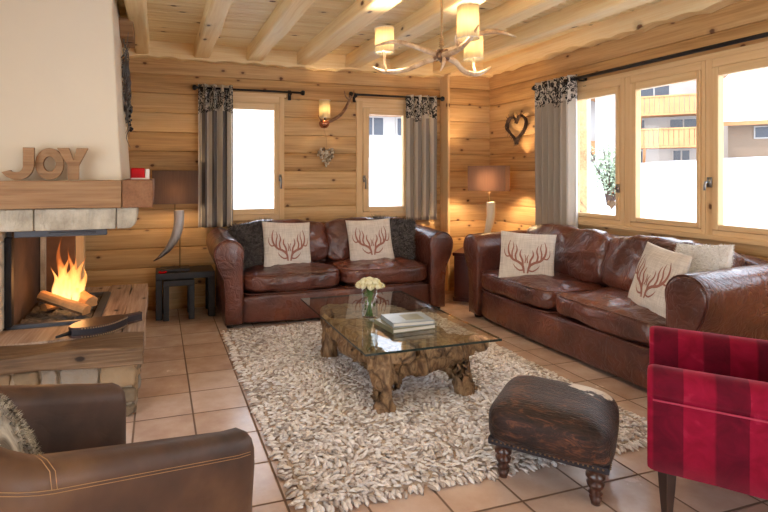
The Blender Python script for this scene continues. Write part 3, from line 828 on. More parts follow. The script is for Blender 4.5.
letter('J', -.832, .162, 'brown wooden letter J standing on the mantel')
letter('O', -.672, .150, 'brown wooden letter O between the J and the Y on the mantel')
letter('Y', -.548, .160, 'brown wooden letter Y on the mantel, right of the O')
cd = empty('candle_holder', (-.115, 3.62, 1.27), R(8)); tag(cd, 'small red glass candle holder with white edge on the mantel end', 'candle holder')
bm = B(); box(bm, -.055, .03, -.04, .04, .0, .075); obj('red_cup', bm, M['red_glass'], cd, bevel=.008)
bm = B(); box(bm, .031, .058, -.04, .04, .0, .07); box(bm, -.055, .058, -.045, .045, -.0, .012); obj('white_shell', bm, M['white_rim'], cd, bevel=.006)
# twig garland on the hood's right flank
tw = empty('twig_garland', (-.225, 4.12, 1.93)); tag(tw, 'long grey twig garland hanging on the side of the plaster hood', 'garland')
bm = B(); rt = random.Random(11)
for i in range(46):
    z0 = rt.uniform(-.26, .24); y0 = rt.uniform(-.06, .06); ln = rt.uniform(.12, .3)
    x0 = -.02 - (z0)*.056
    p = [(x0+rt.uniform(0, .01), y0, z0, .005)]
    for q in range(4):
        l = p[-1]; p.append((x0 + .012 + rt.uniform(0, .035), l[1]+rt.uniform(-.05, .05), l[2]+ln/4*(1 if i % 3 else -1), .005-.001*q))
    stube(bm, p, 3, 5)
obj('twigs', bm, M['silver_twig'], tw, True)
bm = B()
for i in range(14):
    bm = B(); z0 = rt.uniform(-.32, -.05); bmesh.ops.create_icosphere(bm, subdivisions=1, radius=rt.uniform(.008, .014), matrix=Matrix.Translation((-.0-z0*.05+rt.uniform(.01, .03), rt.uniform(-.07, .07), z0)))
    obj('berry', bm, M['iron'], tw, True)
# bellows on the hearth
A_, B_ = Vector((-.53, 3.16, .40)), Vector((-.10, 3.44, .40)); an = math.atan2(B_.y-A_.y, B_.x-A_.x)
bl = empty('bellows', (A_.x, A_.y, .395), an); tag(bl, 'dark wooden fireplace bellows lying on the hearth edge', 'bellows')
L = (B_-A_).length
def bell(t):  # half width along the length
    return .012 if t < .14 else (.012+.085*math.sin(PI*min(1, (t-.14)/.66)**.8*.93) if t < .80 else .016)
def plate_b(z0, z1, sc=1):
    bm = B(); up = [(L*t, bell(t)*sc) for t in [q/40 for q in range(6, 41)]]
    poly = up + [(x, -y) for x, y in reversed(up)]; prism(bm, poly, z0, z1, plane='xy'); return bm
obj('back_board', plate_b(0, .012), M['bellows_w'], bl, bevel=.002)
obj('leather_gusset', plate_b(.012, .045, .94), M['bellows_l'], bl, bevel=.004)
obj('front_board', plate_b(.045, .058), M['bellows_w'], bl, bevel=.003)
bm = B(); tube(bm, [(0, 0, .02), (.04, 0, .024), (.1, 0, .028)], [.006, .009, .016], 10); obj('nozzle', bm, M['iron'], bl, True)
for q in range(9, 32):
    t = q/40
    for s in (1, -1):
        for zz in (.052, .006): clone('stud', stud_me, bl, (L*t, s*(bell(t)+.001), zz))

# ------------------------------------------------------------------ upholstery
def arm_profile(o, i, zc, r, ztop_in, side):
    """outline in (x,z) of a rolled arm; o outer base x, i inner base x, for the left-hand arm"""
    cx = i - r + .008
    pts = [(i, .03), (i, .30), (i, zc-.06)]
    for q in range(0, 15):
        a = R(-8) + (R(205)-R(-8))*q/14
        pts.append((cx + r*math.cos(a), zc + r*math.sin(a)))
    pts += [(cx-r+.028, zc-.11), (o-.012, zc-.22), (o, .25), (o, .03)]
    return pts
def loft_y(bm, prof, y0, y1, rise=0, round_=.02, n=10, wr=.0, seed=0):
    cx = sum(p[0] for p in prof)/len(prof); cz = sum(p[1] for p in prof)/len(prof)
    st = [(y0+.000, .93), (y0-.006, .90)] 
    sts = [(y0-.012, .86), (y0-.008, .93), (y0+.004, .98), (y0+round_, 1.0)] + [(y0+round_+(y1-y0-round_)*k/n, 1.0) for k in range(1, n+1)]
    rings = []
    for y, s in sts:
        t = (y-y0)/(y1-y0); ring = []
        for (x, z) in prof:
            xx, zz = cx+(x-cx)*s, cz+(z-cz)*s
            if wr and s == 1.0 and z > .2:
                w = wr*(abs(noise.noise(Vector((x*7, y*5, z*7+seed))))-.2); xx += w; zz -= w
            ring.append(bm.verts.new((xx, y, zz + rise*max(0, t)*(z/.7))))
        rings.append(ring)
    m = len(prof)
    for a, b in zip(rings, rings[1:]):
        for k_ in range(m): bm.faces.new((a[k_], a[(k_+1)%m], b[(k_+1)%m], b[k_]))
    bm.faces.new(rings[0]); bm.faces.new(rings[-1][::-1])
    return rings
def sofa(loc, rz, W, D, label, seed, aw=.20, backtop=.85):
    e = empty('leather_sofa', loc, rz); tag(e, label, 'sofa', 'rolled-arm leather sofas')
    ztc, r = .632, .124
    for side in (0, 1):
        prof = arm_profile(.055, aw, ztc, r, 0, 0)
        if side: prof = [(W-x, z) for x, z in prof]
        bm = B(); loft_y(bm, prof, 0, D-.04, .03, wr=.016, seed=seed+side*3)
        a = obj('arm', bm, M['leather'], e, True)
        bm = B(); cx = sum(p[0] for p in prof)/len(prof); cz = sum(p[1] for p in prof)/len(prof)
        tube(bm, [(cx+(x-cx)*.985, -.001, cz+(z-cz)*.985) for x, z in prof], .005, 6); obj('piping', bm, M['leather'], a, True)
    bm = B(); soft_box(bm, (W/2, .10, .15), (W-2*aw+.02, .20, .25), 16, 9, (0, .01, 0), .012, 5, seed)
    obj('front_rail', bm, M['leather'], e, True)
    bm = B(); box(bm, .10, W-.10, .12, D-.06, .034, .25); obj('base', bm, M['leather'], e, bevel=.02)
    bm = B(); soft_box(bm, (W/2, D-.12, .43), (W-.12, .22, .74), 18, 7, (0,.01,.02), .01, 4, seed+2)
    obj('back', bm, M['leather'], e, True)
    cw = (W-2*aw)/2
    for i in (0, 1):
        bm = B(); cx = aw+cw*(i+.5)
        soft_box(bm, (cx, .285, .372), (cw-.004, .64, .165), 34, 6, (.0, .012, .038), .03, 5.0, seed+i*5)
        s_ = obj('seat_cushion', bm, M['leather'], e, True)
        bm = B(); hx, hy, y0 = cw/2-.010, .305, .285
        for zz in (.452, .297):
            pts = []
            for q in range(49):
                a = 2*PI*q/48; c, s = math.cos(a), math.sin(a); L_ = (abs(c)**7+abs(s)**7)**(1/7)
                pts.append((cx+hx*c/L_, y0+(hy+.013)*s/L_, zz-.012))
            tube(bm, pts, .0045, 6, caps=False)
        obj('piping', bm, M['leather'], s_, True)
    for i in (0, 1):
        bm = B(); cx = aw+cw*(i+.5)
        mt = Matrix.Translation((cx, D-.30, .645)) @ Matrix.Rotation(R(-12), 4, 'X')
        soft_box(bm, (0, 0, 0), (cw+.02, .19, backtop-.43), 30, 5.5, (.0, .03, .008), .045, 4.2, seed+10+i*4, mt)
        obj('back_cushion', bm, M['leather'], e, True)
    for x in (.10, W-.10):
        for y in (.06, D-.10):
            bm = B(); lathe(bm, [(.0, 0), (.03, 0), (.034, .035), (0, .035)], 12, (x, y, 0)); obj('foot', bm, M['rubber'], e, True)
    return e
sofa((.485, 4.43, 0), 0, 2.19, .80, 'brown leather sofa against the back wall under the two small windows', 1)
sofa((2.74, 4.24, 0), -PI/2, 2.22, .86, 'brown leather sofa under the wide right-hand windows', 20)

def pillow_z(u, v, T):
    a = max(0, 1-abs(u)**2.6); b = max(0, 1-abs(v)**2.6)
    return T*(a*b)**.55
ANT = [ # one antler, in (x, z, halfwidth) of a unit half-pillow, mirrored
 [(.05, -.52, .018), (.10, -.30, .03), (.24, -.18, .03), (.42, -.10, .028), (.55, .08, .025), (.58, .30, .018), (.52, .52, .006)],
 [(.10, -.30, .026), (.12, -.12, .024), (.20, .06, .020), (.17, .22, .006)],
 [(.30, -.16, .024), (.34, .02, .022), (.30, .20, .018), (.34, .38, .005)],
 [(.44, -.08, .022), (.45, .12, .018), (.41, .30, .014), (.44, .46, .004)],
 [(.50, .0, .02), (.62, -.02, .016), (.70, .10, .012), (.70, .26, .004)],
 [(.06, -.42, .02), (.20, -.44, .018), (.34, -.34, .012), (.40, -.24, .004)],
 [(.04, -.20, .014), (.02, -.05, .012), (.06, .08, .004)],
]
def pillow(name, label, loc, rot, S, T, mat, group, printed=False, furn=0, furlen=.02, furmat=None, sz=None):
    sx = S/2; szz = (sz or S)/2; n = 26; bm = B()
    def P(u, v, side, off=0):
        z = pillow_z(u, v, T)+off
        pin = 1-.05*(1-abs(u)**2)*abs(v)**3-0; pin2 = 1-.05*(1-abs(v)**2)*abs(u)**3
        w = .006*noise.noise(Vector((u*2.2, v*2.2, side*3+loc[0])))
        return Vector((u*sx*pin2, side*-(z+w), v*szz*pin))
    vm = {}
    def vert(i, j, side):
        edge = i in (0, n) or j in (0, n); key = (i, j, 0 if edge else side)
        if key not in vm:
            u, v = [math.sin((2*q/n-1)*PI/2) for q in (i, j)]
            vm[key] = bm.verts.new(P(u, v, side) if not edge else Vector((P(u, v, 1).x, 0, P(u, v, 1).z)))
        return vm[key]
    for side in (1, -1):
        for i in range(n):
            for j in range(n):
                q = [vert(i, j, side), vert(i+1, j, side), vert(i+1, j+1, side), vert(i, j+1, side)]
                bm.faces.new(q if side > 0 else q[::-1])
    mats = [mat]
    if printed:
        mats.append(M['print'])
        for sgn in (1, -1):
            for br in ANT:
                s = spline(br, 6); prev = None
                for q in range(len(s)):
                    x, z, w = s[q]; w = max(w*1.25, .004)
                    a, b = s[max(q-1, 0)], s[min(q+1, len(s)-1)]
                    d = Vector((b[0]-a[0], b[1]-a[1])).normalized(); nn = Vector((-d.y, d.x))
                    pr = []
                    for k_ in (-1, 0, 1):
                        uu, vv = (x+nn.x*w*k_)*sgn*1.16, (z+nn.y*w*k_)*1.18+.02
                        pr.append(bm.verts.new(P(uu, vv, 1, .0022)))
                    if prev:
                        for k_ in (0, 1): bm.faces.new((prev[k_], prev[k_+1], pr[k_+1], pr[k_])).material_index = 1
                    prev = pr
    if furn:
        mats.append(furmat or mat); rp = random.Random(int(loc[0]*100)+3)
        for _ in range(furn):
            u, v = rp.uniform(-1, 1), rp.uniform(-1, 1); side = 1 if rp.random() < .6 else -1
            p = P(u*.99, v*.99, side)
            nrm = Vector((u*abs(u)**2*.8, -side*.7, v*abs(v)**2*.8-.25)).normalized()
            d = (nrm*.6 + Vector((rp.uniform(-.7, .7), rp.uniform(-.4, .4), rp.uniform(-.7, .7)))).normalized()*furlen*rp.uniform(.6, 1.3)
            s_ = Vector((d.z, 0, -d.x)); 
            if s_.length < 1e-4: s_ = Vector((1,0,0))
            s_ = s_.normalized()*.0022
            f = bm.faces.new((bm.verts.new(p-s_), bm.verts.new(p+s_), bm.verts.new(p+d))); f.material_index = 1
    o = obj(name, bm, mats, None, True, loc=loc, rot=rot, recalc=False)
    return tag(o, label, 'cushion', group)
# back sofa
pillow('throw_pillow', 'linen cushion with brown antler print at the left end of the back sofa', (1.14, 4.72, .635), (R(-17), R(3), R(4)), .47, .062, M['linen'], 'antler cushions', True)
pillow('throw_pillow', 'linen cushion with brown antler print at the right end of the back sofa', (1.99, 4.76, .640), (R(-17), R(-2), R(-6)), .46, .062, M['linen'], 'antler cushions', True)
pillow('fur_cushion', 'dark grey fur cushion in the left corner of the back sofa', (.845, 4.83, .645), (R(-16), R(-4), R(22)), .42, .10, M['fur_dark'], 'fur cushions', False, 16000, .05)
pillow('fur_cushion', 'dark grey fur cushion in the right corner of the back sofa', (2.27, 4.84, .645), (R(-14), R(5), R(-16)), .42, .09, M['fur_dark'], 'fur cushions', False, 16000, .05)
# right sofa
pillow('throw_pillow', 'linen cushion with antler print at the far end of the right-hand sofa', (2.92, 3.62, .605), (R(-17), R(2), R(-42)), .44, .062, M['linen'], 'antler cushions', True)
pillow('throw_pillow', 'linen cushion with antler print against the near arm of the right-hand sofa', (2.96, 2.46, .64), (R(-17), R(4), R(-108)), .43, .062, M['linen'], 'antler cushions', True)
pillow('fur_cushion', 'white fluffy cushion behind the near antler cushion on the right-hand sofa', (3.18, 2.36, .69), (R(-18), R(-6), R(-95)), .38, .07, M['fur_light'], 'fur cushions', False, 7000, .014)

# tub chair at lower left
def tub_chair():
    e = empty('tub_armchair', (-.225, 1.665, 0), R(37)); tag(e, 'brown suede leather tub armchair cut off at the lower left', 'armchair')
    hw, th = .31, .10; path = []
    for t in range(13): path.append((.385-.615*t/12, -hw))
    for t in range(1, 8): a = -PI/2 - PI/2*t/8; path.append((-.23+.17*math.cos(a), -hw+.17+.17*math.sin(a)))
    for t in range(0, 5): path.append((-.40, -hw+.17+(2*hw-.34)*t/4))
    for t in range(1, 8): a = PI - PI/2*t/8; path.append((-.23+.17*math.cos(a), hw-.17+.17*math.sin(a)))
    for t in range(13): path.append((-.23+.505*t/12, hw))
    def top(x, y=-1): 
        t = min(1, max(0, (.37-x)/.60)); return .478+.184*t**1.0 + .06*max(0, (-.23-x)/.17) + .035*min(1, max(0, (y+.1)/.3))
    bm = B(); rings = []; n = len(path)
    for i, (x, y) in enumerate(path):
        a, b = path[max(i-1, 0)], path[min(i+1, n-1)]
        d = Vector((b[0]-a[0], b[1]-a[1])).normalized(); nin = Vector((-d.y, d.x)) * (-1 if False else 1)
        if (Vector((-.05, 0))-Vector((x, y))).dot(nin) < 0: nin = -nin
        H_ = top(x, y); e_ = min(i, n-1-i); sh = {0: .55, 1: .85}.get(e_, 1.0) if False else 1.0
        pr = [(0, .05), (.0, .25), (-.012, H_-.10), (-.010, H_-.045), (.004, H_-.015), (.03, H_), (.07, H_), (.095, H_-.014), (th+.008, H_-.05), (th+.006, .30), (th, .05)]
        rings.append([bm.verts.new((x+nin.x*o_, y+nin.y*o_, z)) for o_, z in pr])
    m = len(rings[0])
    for a, b in zip(rings, rings[1:]):
        for k_ in range(m-1): bm.faces.new((a[k_], a[k_+1], b[k_+1], b[k_]))
        bm.faces.new((a[m-1], a[0], b[0], b[m-1]))
    # padded front ends
    for ring, s in ((rings[0], 1), (rings[-1], 1)):
        c = sum((v.co for v in ring), Vector())/m; prev = ring
        for dx, sc in ((.018, .96), (.030, .84), (.036, .62)):
            nr = [bm.verts.new(Vector(((v.co.x+dx), c.y+(v.co.y-c.y)*sc, .27+(v.co.z-.27)*(1-(1-sc)*.35)))) for v in ring]
            for k_ in range(m): bm.faces.new((prev[k_], prev[(k_+1)%m], nr[(k_+1)%m], nr[k_]))
            prev = nr
        bm.faces.new(prev)
    o = obj('shell', bm, M['tub'], e, True)
    def line(off, dz, i0, i1):
        P_ = []
        for i in range(i0, i1):
            x, y = path[i]; a, b = path[max(i-1, 0)], path[min(i+1, n-1)]
            d = Vector((b[0]-a[0], b[1]-a[1])).normalized(); nin = Vector((-d.y, d.x))
            if (Vector((-.05, 0))-Vector((x, y))).dot(nin) < 0: nin = -nin
            P_.append((x+nin.x*off, y+nin.y*off, top(x, y)+dz))
        return P_
    bm = B()
    for dz in (-.050, -.058): tube(bm, line(-.0130, dz, 0, n), .0009, 5)
    for xs in (-.225, -.237):
        tube(bm, [(xs, -hw-.0135, top(xs)-.05), (xs, -hw-.005, top(xs)-.012), (xs, -hw+.03, top(xs)+.0015), (xs, -hw+.07, top(xs)+.0015)], .0009, 5)
    obj('stitching', bm, M['stitch'], e, True)
    bm = B(); soft_box(bm, (-.02, 0, .28), (.62, 2*(hw-th)-.01, .17), 20, 6, (.01, .0, .02), .01, 4, 3); obj('seat_cushion', bm, M['tub'], e, True)
    bm = B(); box(bm, -.33, .33, -.22, .22, .05, .25); obj('seat_base', bm, M['tub'], e, bevel=.01)
    for x in (.31, -.28):
        for y in (-.25, .25):
            bm = B(); lathe(bm, [(0, 0), (.02, 0), (.026, .055), (0, .055)], 12, (x, y, 0)); obj('foot', bm, M['rubber'], e, True)
    return e
tub_chair()
pillow('fur_cushion', 'grey streaked fur cushion in the tub armchair at lower left', (-.44, 1.60, .57), (R(-20), R(16), R(127)), .38, .075, M['fur_grey'], 'fur cushions', False, 9000, .013)

# red velvet chair, lower right
def red_chair():
    e = empty('velvet_armchair', (2.265, 1.42, 0), R(129.7)); tag(e, 'red striped velvet armchair cut off at the lower right', 'armchair')
    W2_ = .36; Dp = .74
    for s in (1, -1):
        prof = [(W2_-.125, .19), (W2_-.125, .50)]
        for q in range(13):
            a = R(160) - R(160+50)*q/12
            prof.append((W2_-.058+.066*math.cos(a), .515+.062*math.sin(a)))
        prof += [(W2_-.010, .46), (W2_-.022, .43), (W2_-.024, .30), (W2_-.024, .19)]
        bm = B(); rings = []
        sts = [(Dp/2+.018, .80), (Dp/2+.016, .90), (Dp/2+.006, .97)] + [(Dp/2-.01-(Dp-.01)*k/12, 1.0) for k in range(13)]
        cy = sum(p[0] for p in prof)/len(prof); cz = .38
        for x, sc in sts:
            w = lambda y, z: .006*noise.noise(Vector((x*9, y*20, z*7)))
            rings.append([bm.verts.new((x, s*(cy+(y-cy)*sc+w(y, z)), cz+(z-cz)*(1-(1-sc)*.5))) for y, z in prof])
        m = len(prof)
        for a, b in zip(rings, rings[1:]):
            for k_ in range(m): bm.faces.new((a[k_], a[(k_+1)%m], b[(k_+1)%m], b[k_]))
        bm.faces.new(rings[0]); bm.faces.new(rings[-1])
        a_ = obj('arm', bm, M['red'], e, True)
        bm = B(); tube(bm, [(Dp/2-.0-(Dp-.02)*k/10, s*(W2_-.005), .462) for k in range(11)], .0035, 6); obj('piping', bm, M['red_pipe'], a_, True)
    bm = B(); soft_box(bm, (0, 0, .26), (Dp-.02, .48, .14), 12, 8); obj('seat_frame', bm, M['red'], e, True)
    bm = B(); soft_box(bm, (.03, 0, .345), (.62, .465, .13), 18, 5, (.0, .0, .03)); obj('seat_cushion', bm, M['red'], e, True)
    bm = B(); soft_box(bm, (-.33, 0, .53), (.14, .70, .66), 18, 6, (.02, 0, .02), 0, 1, 0, Matrix.Translation((-.0, 0, 0)) ); obj('backrest', bm, M['red'], e, True)
    for x in (Dp/2-.045, -Dp/2+.06):
        for y in (.30, -.30):
            bm = B(); k_ = -1 if x > 0 else 1
            vs = [(x, y, .20, .026), (x+.0, y, .12, .022), (x-k_*.0, y, 0, .014)]
            P_ = [v[:3] for v in vs]; rr = [v[3] for v in vs]
            tube(bm, P_, [r_*1.25 for r_ in rr], 4); obj('leg', bm, M['redleg'], e, bevel=.003)
    return e
red_chair()

# cowhide footstool
def footstool():
    e = empty('footstool', (1.665, 1.885, 0), R(-50)); tag(e, 'square footstool covered in dark brindle cowhide with turned legs', 'footstool')
    bm = B(); w, d = .455, .45; n = 24
    soft_box(bm, (0, 0, .230), (w+.03, d+.03, .12), 30, 6.5, (.004, .004, .055), .004, 5, 2, cp=5)
    obj('cushion', bm, M['hide'], e, True)
    bm = B(); box(bm, -w/2-.002, w/2+.002, -d/2-.002, d/2+.002, .150, .176); obj('seat_rail', bm, M['bellows_l'], e, bevel=.004)
    for s in (1, -1):
        for q in range(25):
            t = -.5+ (q+.5)/25
            for p in ((t*(w-.02), s*(d/2+.004), .168), (s*(w/2+.004), t*(d-.02), .168)): clone('nailhead', stud_me, e, p)
    for x in (-1, 1):
        for y in (-1, 1):
            bm = B(); lathe(bm, [(0, 0), (.016, 0), (.018, .01), (.024, .03), (.017, .036), (.027, .046), (.018, .056), (.030, .072), (.033, .086), (.022, .096), (.036, .108), (.036, .118), (.024, .126), (.036, .138), (.036, .152), (0, .152)], 18, (x*(w/2-.05), y*(d/2-.05), 0))
            obj('leg', bm, M['turned'], e, True)
footstool()

# ------------------------------------------------------------------ rug
def rug():
    e = empty('shaggy_rug', (1.48, 3.12, 0)); tag(e, 'pale beige shaggy felt rug in the middle of the tiled floor', 'rug')
    X0, X1, Y0, Y1 = .53-1.48, 2.44-1.48, 1.93-3.12, 4.36-3.12
    bm = B(); box(bm, X0+.02, X1-.02, Y0+.02, Y1-.02, .001, .010); obj('backing', bm, M['rug_back'], e)
    V, F = [], []; rr = random.Random(4); sp = .0195
    nx, ny = int((X1-X0)/sp), int((Y1-Y0)/sp)
    for i in range(nx+1):
        for j in range(ny+1):
            x = X0+i*sp+rr.uniform(-.01, .01); y = Y0+j*sp+rr.uniform(-.01, .01)
            L_ = rr.uniform(.028, .046); w = rr.uniform(.008, .0125); th = w*.55
            a = noise.noise(Vector((x*3, y*3, 0)))*5 + rr.uniform(-1.3, 1.3)
            ed = min(i, nx-i, j, ny-j)
            if ed < 2:
                a = math.atan2(y-0 if min(j, ny-j) <= min(i, nx-i) else 0, x if min(i, nx-i) < min(j, ny-j) else 0) + rr.uniform(-.7, .7)
            up = rr.uniform(.15, .7) if ed >= 2 else rr.uniform(.05, .3)
            d = Vector((math.cos(a)*math.cos(up), math.sin(a)*math.cos(up), math.sin(up)))
            base = Vector((x, y, .012)); s_ = Vector((-math.sin(a), math.cos(a), 0)); nu = d.cross(s_)*-1
            b0 = len(V); drop = .012
            for q, (t, ww) in enumerate(((0, .6), (.35, 1.0), (.75, 1.0), (1.0, .45))):
                c = base + d*L_*t + Vector((0, 0, -drop*t*t))
                for (p_, q_) in ((1, 0), (0, 1), (-1, 0), (0, -1)): V.append(c + s_*w*ww*p_ + nu*th*ww*q_)
            for q in range(3):
                for k_ in range(4):
                    A, B2 = b0+q*4+k_, b0+q*4+(k_+1)%4; F.append((A, B2, B2+4, A+4))
            F.append((b0+15, b0+14, b0+13, b0+12))
    me = bpy.data.meshes.new('pile'); me.from_pydata([tuple(v) for v in V], [], F); me.materials.append(M['rug'])
    me.polygons.foreach_set('use_smooth', [True]*len(me.polygons)); me.update()
    o = bpy.data.objects.new('pile', me); C.objects.link(o); o.parent = e; o['kind'] = 'stuff'
rug()

# ------------------------------------------------------------------ coffee table
def bake(o):
    dg = bpy.context.evaluated_depsgraph_get(); dg.update()
    me = bpy.data.meshes.new_from_object(o.evaluated_get(dg)); o.modifiers.clear(); o.data = me
def root_part(name, parts, parent, seed, vox=.010, amp=.062):
    bm = B()
    for p in parts:
        if p[0] == 't': stube(bm, p[1], 6, 12, flat=p[2] if len(p) > 2 else 1.0)
        else: soft_box(bm, p[1], p[2], 6, 4)
    o = obj(name, bm, M['root'], parent, True)
    r = o.modifiers.new('r', 'REMESH'); r.mode = 'VOXEL'; r.voxel_size = vox; r.use_smooth_shade = True
    bake(o)
    for v in o.data.vertices:
        p = v.co*6 + Vector((seed, seed*2, 0)); q = v.co*17 + Vector((seed, 3, 1))
        w = (abs(noise.noise(p))-.25)*1.0 + (abs(noise.noise(q))-.2)*.35
        top = max(0, min(1, (.338-v.co.z)/.03))
        nv = v.normal.copy()
        if v.co.z < .03: nv.z = 0
        v.co -= nv*w*amp*(.3+.7*top)
        if v.co.z > .345: v.co.z = .345
        if v.co.z < .012: v.co.z = .012
    o.data.polygons.foreach_set('use_smooth', [True]*len(o.data.polygons)); o.data.update()
    return o
ct = empty('coffee_table', (1.45, 3.17, 0)); tag(ct, 'coffee table of gnarled teak roots under a clear glass top', 'coffee table')
GX0, GX1, GY0, GY1 = 1.03-1.45, 1.87-1.45, 2.53-3.17, 3.83-3.17
bm = B(); box(bm, GX0, GX1, GY0, GY1, .352, .364)
for f in bm.faces: f.material_index = 0 if abs(f.calc_center_median().z-.358) > .004 else 1
obj('glass_top', bm, [M['tglass'], M['glass_edge']], ct, recalc=True)
root_part('root_slab', [('b', (-.18, .02, .285), (.30, 1.16, .12)), ('b', (.10, -.05, .29), (.34, .98, .10)), ('b', (-.20, -.40, .27), (.25, .26, .13)), ('b', (.20, -.42, .27), (.30, .18, .10)), ('b', (-.05, .42, .28), (.46, .22, .11)),
    ('t', [(-.22, -.44, .25, .06), (-.05, -.48, .21, .055), (.10, -.47, .22, .05), (.26, -.42, .25, .055)]),
    ('t', [(-.27, -.40, .24, .055), (-.29, -.15, .20, .05), (-.29, .15, .22, .05), (-.28, .40, .25, .06)]),
    ('t', [(.22, -.44, .27, .05), (.34, -.46, .30, .045), (.42, -.50, .29, .035)])], ct, 3.3)
root_part('leg', [('t', [(-.24, -.44, .30, .085), (-.26, -.49, .2, .07), (-.27, -.53, .1, .055), (-.275, -.55, .0, .06)]), ('t', [(-.21, -.42, .28, .06), (-.14, -.44, .2, .05), (-.2, -.5, .12, .04)])], ct, 1.1)
root_part('leg', [('t', [(.20, -.44, .29, .085), (.23, -.46, .2, .075), (.26, -.47, .1, .065), (.29, -.47, .0, .07)]), ('t', [(.1, -.44, .24, .05), (.16, -.45, .18, .04), (.22, -.45, .12, .03)])], ct, 5.2)
root_part('leg', [('t', [(-.25, .38, .30, .075), (-.27, .38, .2, .06), (-.29, .35, .1, .05), (-.30, .35, .0, .055)]), ('t', [(-.26, .2, .25, .045), (-.27, .3, .18, .04), (-.28, .35, .1, .03)])], ct, 7.9)
root_part('leg', [('t', [(.16, .36, .30, .075), (.2, .38, .2, .06), (.22, .38, .1, .05), (.22, .38, .0, .055)])], ct, 9.4)
GZ = .3645
# vase of roses
vs = empty('vase', (1.315, 3.155, GZ)); tag(vs, 'clear glass cylinder vase on the glass coffee table', 'vase')
bm = B(); lathe(bm, [(0, .0), (.046, 0), (.05, .004), (.052, .20), (.049, .20), (.046, .012), (0, .012)], 28); obj('glass', bm, M['vglass'], vs, True)
fb = empty('rose_bouquet', (1.315, 3.155, GZ+.014)); tag(fb, 'cream roses bunched in the glass vase', 'flowers')
bm = B(); rq = random.Random(8)
for i in range(16):
    a = rq.uniform(0, 2*PI); r0, r1 = rq.uniform(.0, .03), rq.uniform(.0, .035)
    stube(bm, [(r0*math.cos(a), r0*math.sin(a), 0, .0035), (.2*r1*math.cos(a+2), .2*r1*math.sin(a+2), .1, .003), (r1*math.cos(a+3), r1*math.sin(a+3), .19, .003)], 4, 6)
for i in range(26):
    a = rq.uniform(0, 2*PI); z = rq.uniform(.03, .19); r0 = rq.uniform(.008, .032)
    p = Vector((r0*math.cos(a), r0*math.sin(a), z)); d = Vector((math.cos(a+1)*.012, math.sin(a+1)*.012, .02)); s_ = Vector((-d.y, d.x, .004)).normalized()*.007
    bm.faces.new([bm.verts.new(p), bm.verts.new(p+d*.5+s_), bm.verts.new(p+d*1.2), bm.verts.new(p+d*.5-s_)])
obj('stems', bm, M['stem'], fb, True)
def rose(p, r):
    bm = B()
    for k_ in range(9):
        a = k_*2.4; rad = r*(.25+.75*k_/8); h = r*(1.15-.45*k_/8); n = 5; G_ = []
        for i in range(n+1):
            row = []
            for j in range(n+1):
                th = a + (i/n-.5)*1.9; t = j/n; rr_ = rad*(.35+.65*math.sin(t*PI*.62))+ (.12*r*t if k_ > 4 else 0)
                row.append(bm.verts.new((rr_*math.cos(th), rr_*math.sin(th), -r*.6+ (r*.6+h*.8)*t - .15*r*abs(i/n-.5)*t)))
            G_.append(row)
        for i in range(n):
            for j in range(n): bm.faces.new((G_[i][j], G_[i+1][j], G_[i+1][j+1], G_[i][j+1]))
    bmesh.ops.transform(bm, matrix=Matrix.Rotation(p[0]*5, 4, 'Y') @ Matrix.Rotation(-p[1]*5, 4, 'X'), verts=bm.verts)
    obj('rose', bm, M['petal'], fb, True, loc=p)
rose((0, 0, .235), .027)
for k_ in range(6): a = k_*PI/3; rose((.042*math.cos(a), .042*math.sin(a), .225), .026)
for k_ in range(9): a = k_*2*PI/9+.2; rose((.072*math.cos(a), .072*math.sin(a), .200+.004*(k_ % 2)), .025)
# books
def book(loc, rz, w, d, h, cover, label, patch=None):
    e = empty('book', loc, rz); tag(e, label, 'book', 'books on the coffee table')
    bm = B(); box(bm, -w/2, w/2, -d/2, d/2, 0, .004); box(bm, -w/2, w/2, -d/2, d/2, h-.004, h); box(bm, -w/2, -w/2+.004, -d/2, d/2, .004, h-.004)
    if patch:
        box(bm, -w*.12, w*.33, -d*.28, d*.3, h-.0005, h+.0006, mat=1)
    obj('cover', bm, [cover, patch or cover], e)
    bm = B(); box(bm, -w/2+.005, w/2-.006, -d/2+.006, d/2-.006, .0045, h-.0045); obj('pages', bm, M['pages'], e)
book((1.455, 2.93, GZ), R(4), .30, .24, .028, M['cover_g'], 'large olive grey book, the lower of the two on the coffee table')
book((1.47, 2.925, GZ+.0285), R(-3), .27, .205, .026, M['cover_w'], 'pale grey blue book lying on top of the olive book', M['cover_g'])

# ------------------------------------------------------------------ nest of tables, corner table
def nest(loc, W, D, H, label, th=.045):
    e = empty('nesting_table', loc); tag(e, label, 'table', 'nest of black tables')
    bm = B(); box(bm, 0, W, 0, D, H-th, H); obj('tabletop', bm, M['black'], e, bevel=.005)
    for x in (0, W-th):
        for y in (0, D-th):
            bm = B(); box(bm, x, x+th, y, y+th, 0, H-th-.0005); obj('leg', bm, M['black'], e, bevel=.004)
nest((-.02, 4.90, 0), .52, .34, .415, 'larger black distressed nesting table against the back wall', .058)
nest((.045, 4.85, 0), .27, .30, .355, 'smaller black nesting table tucked under the larger one', .05)
ctab = empty('corner_table', (3.245, 4.73, 0), R(-45)); tag(ctab, 'dark mahogany side table in the corner between the two sofas', 'side table')
bm = B(); box(bm, -.25, .25, -.25, .25, .465, .50); obj('tabletop', bm, M['darkwood'], ctab, bevel=.006)
bm = B(); box(bm, -.235, .235, -.235, .235, .04, .464); obj('body', bm, M['darkwood'], ctab, bevel=.004)
bm = B(); box(bm, -.245, .245, -.245, .245, 0, .04); obj('plinth', bm, M['darkwood'], ctab, bevel=.004)
bm = B(); box(bm, -.20, .20, -.242, -.236, .10, .42); d_ = obj('door', bm, M['darkwood'], ctab, bevel=.002)
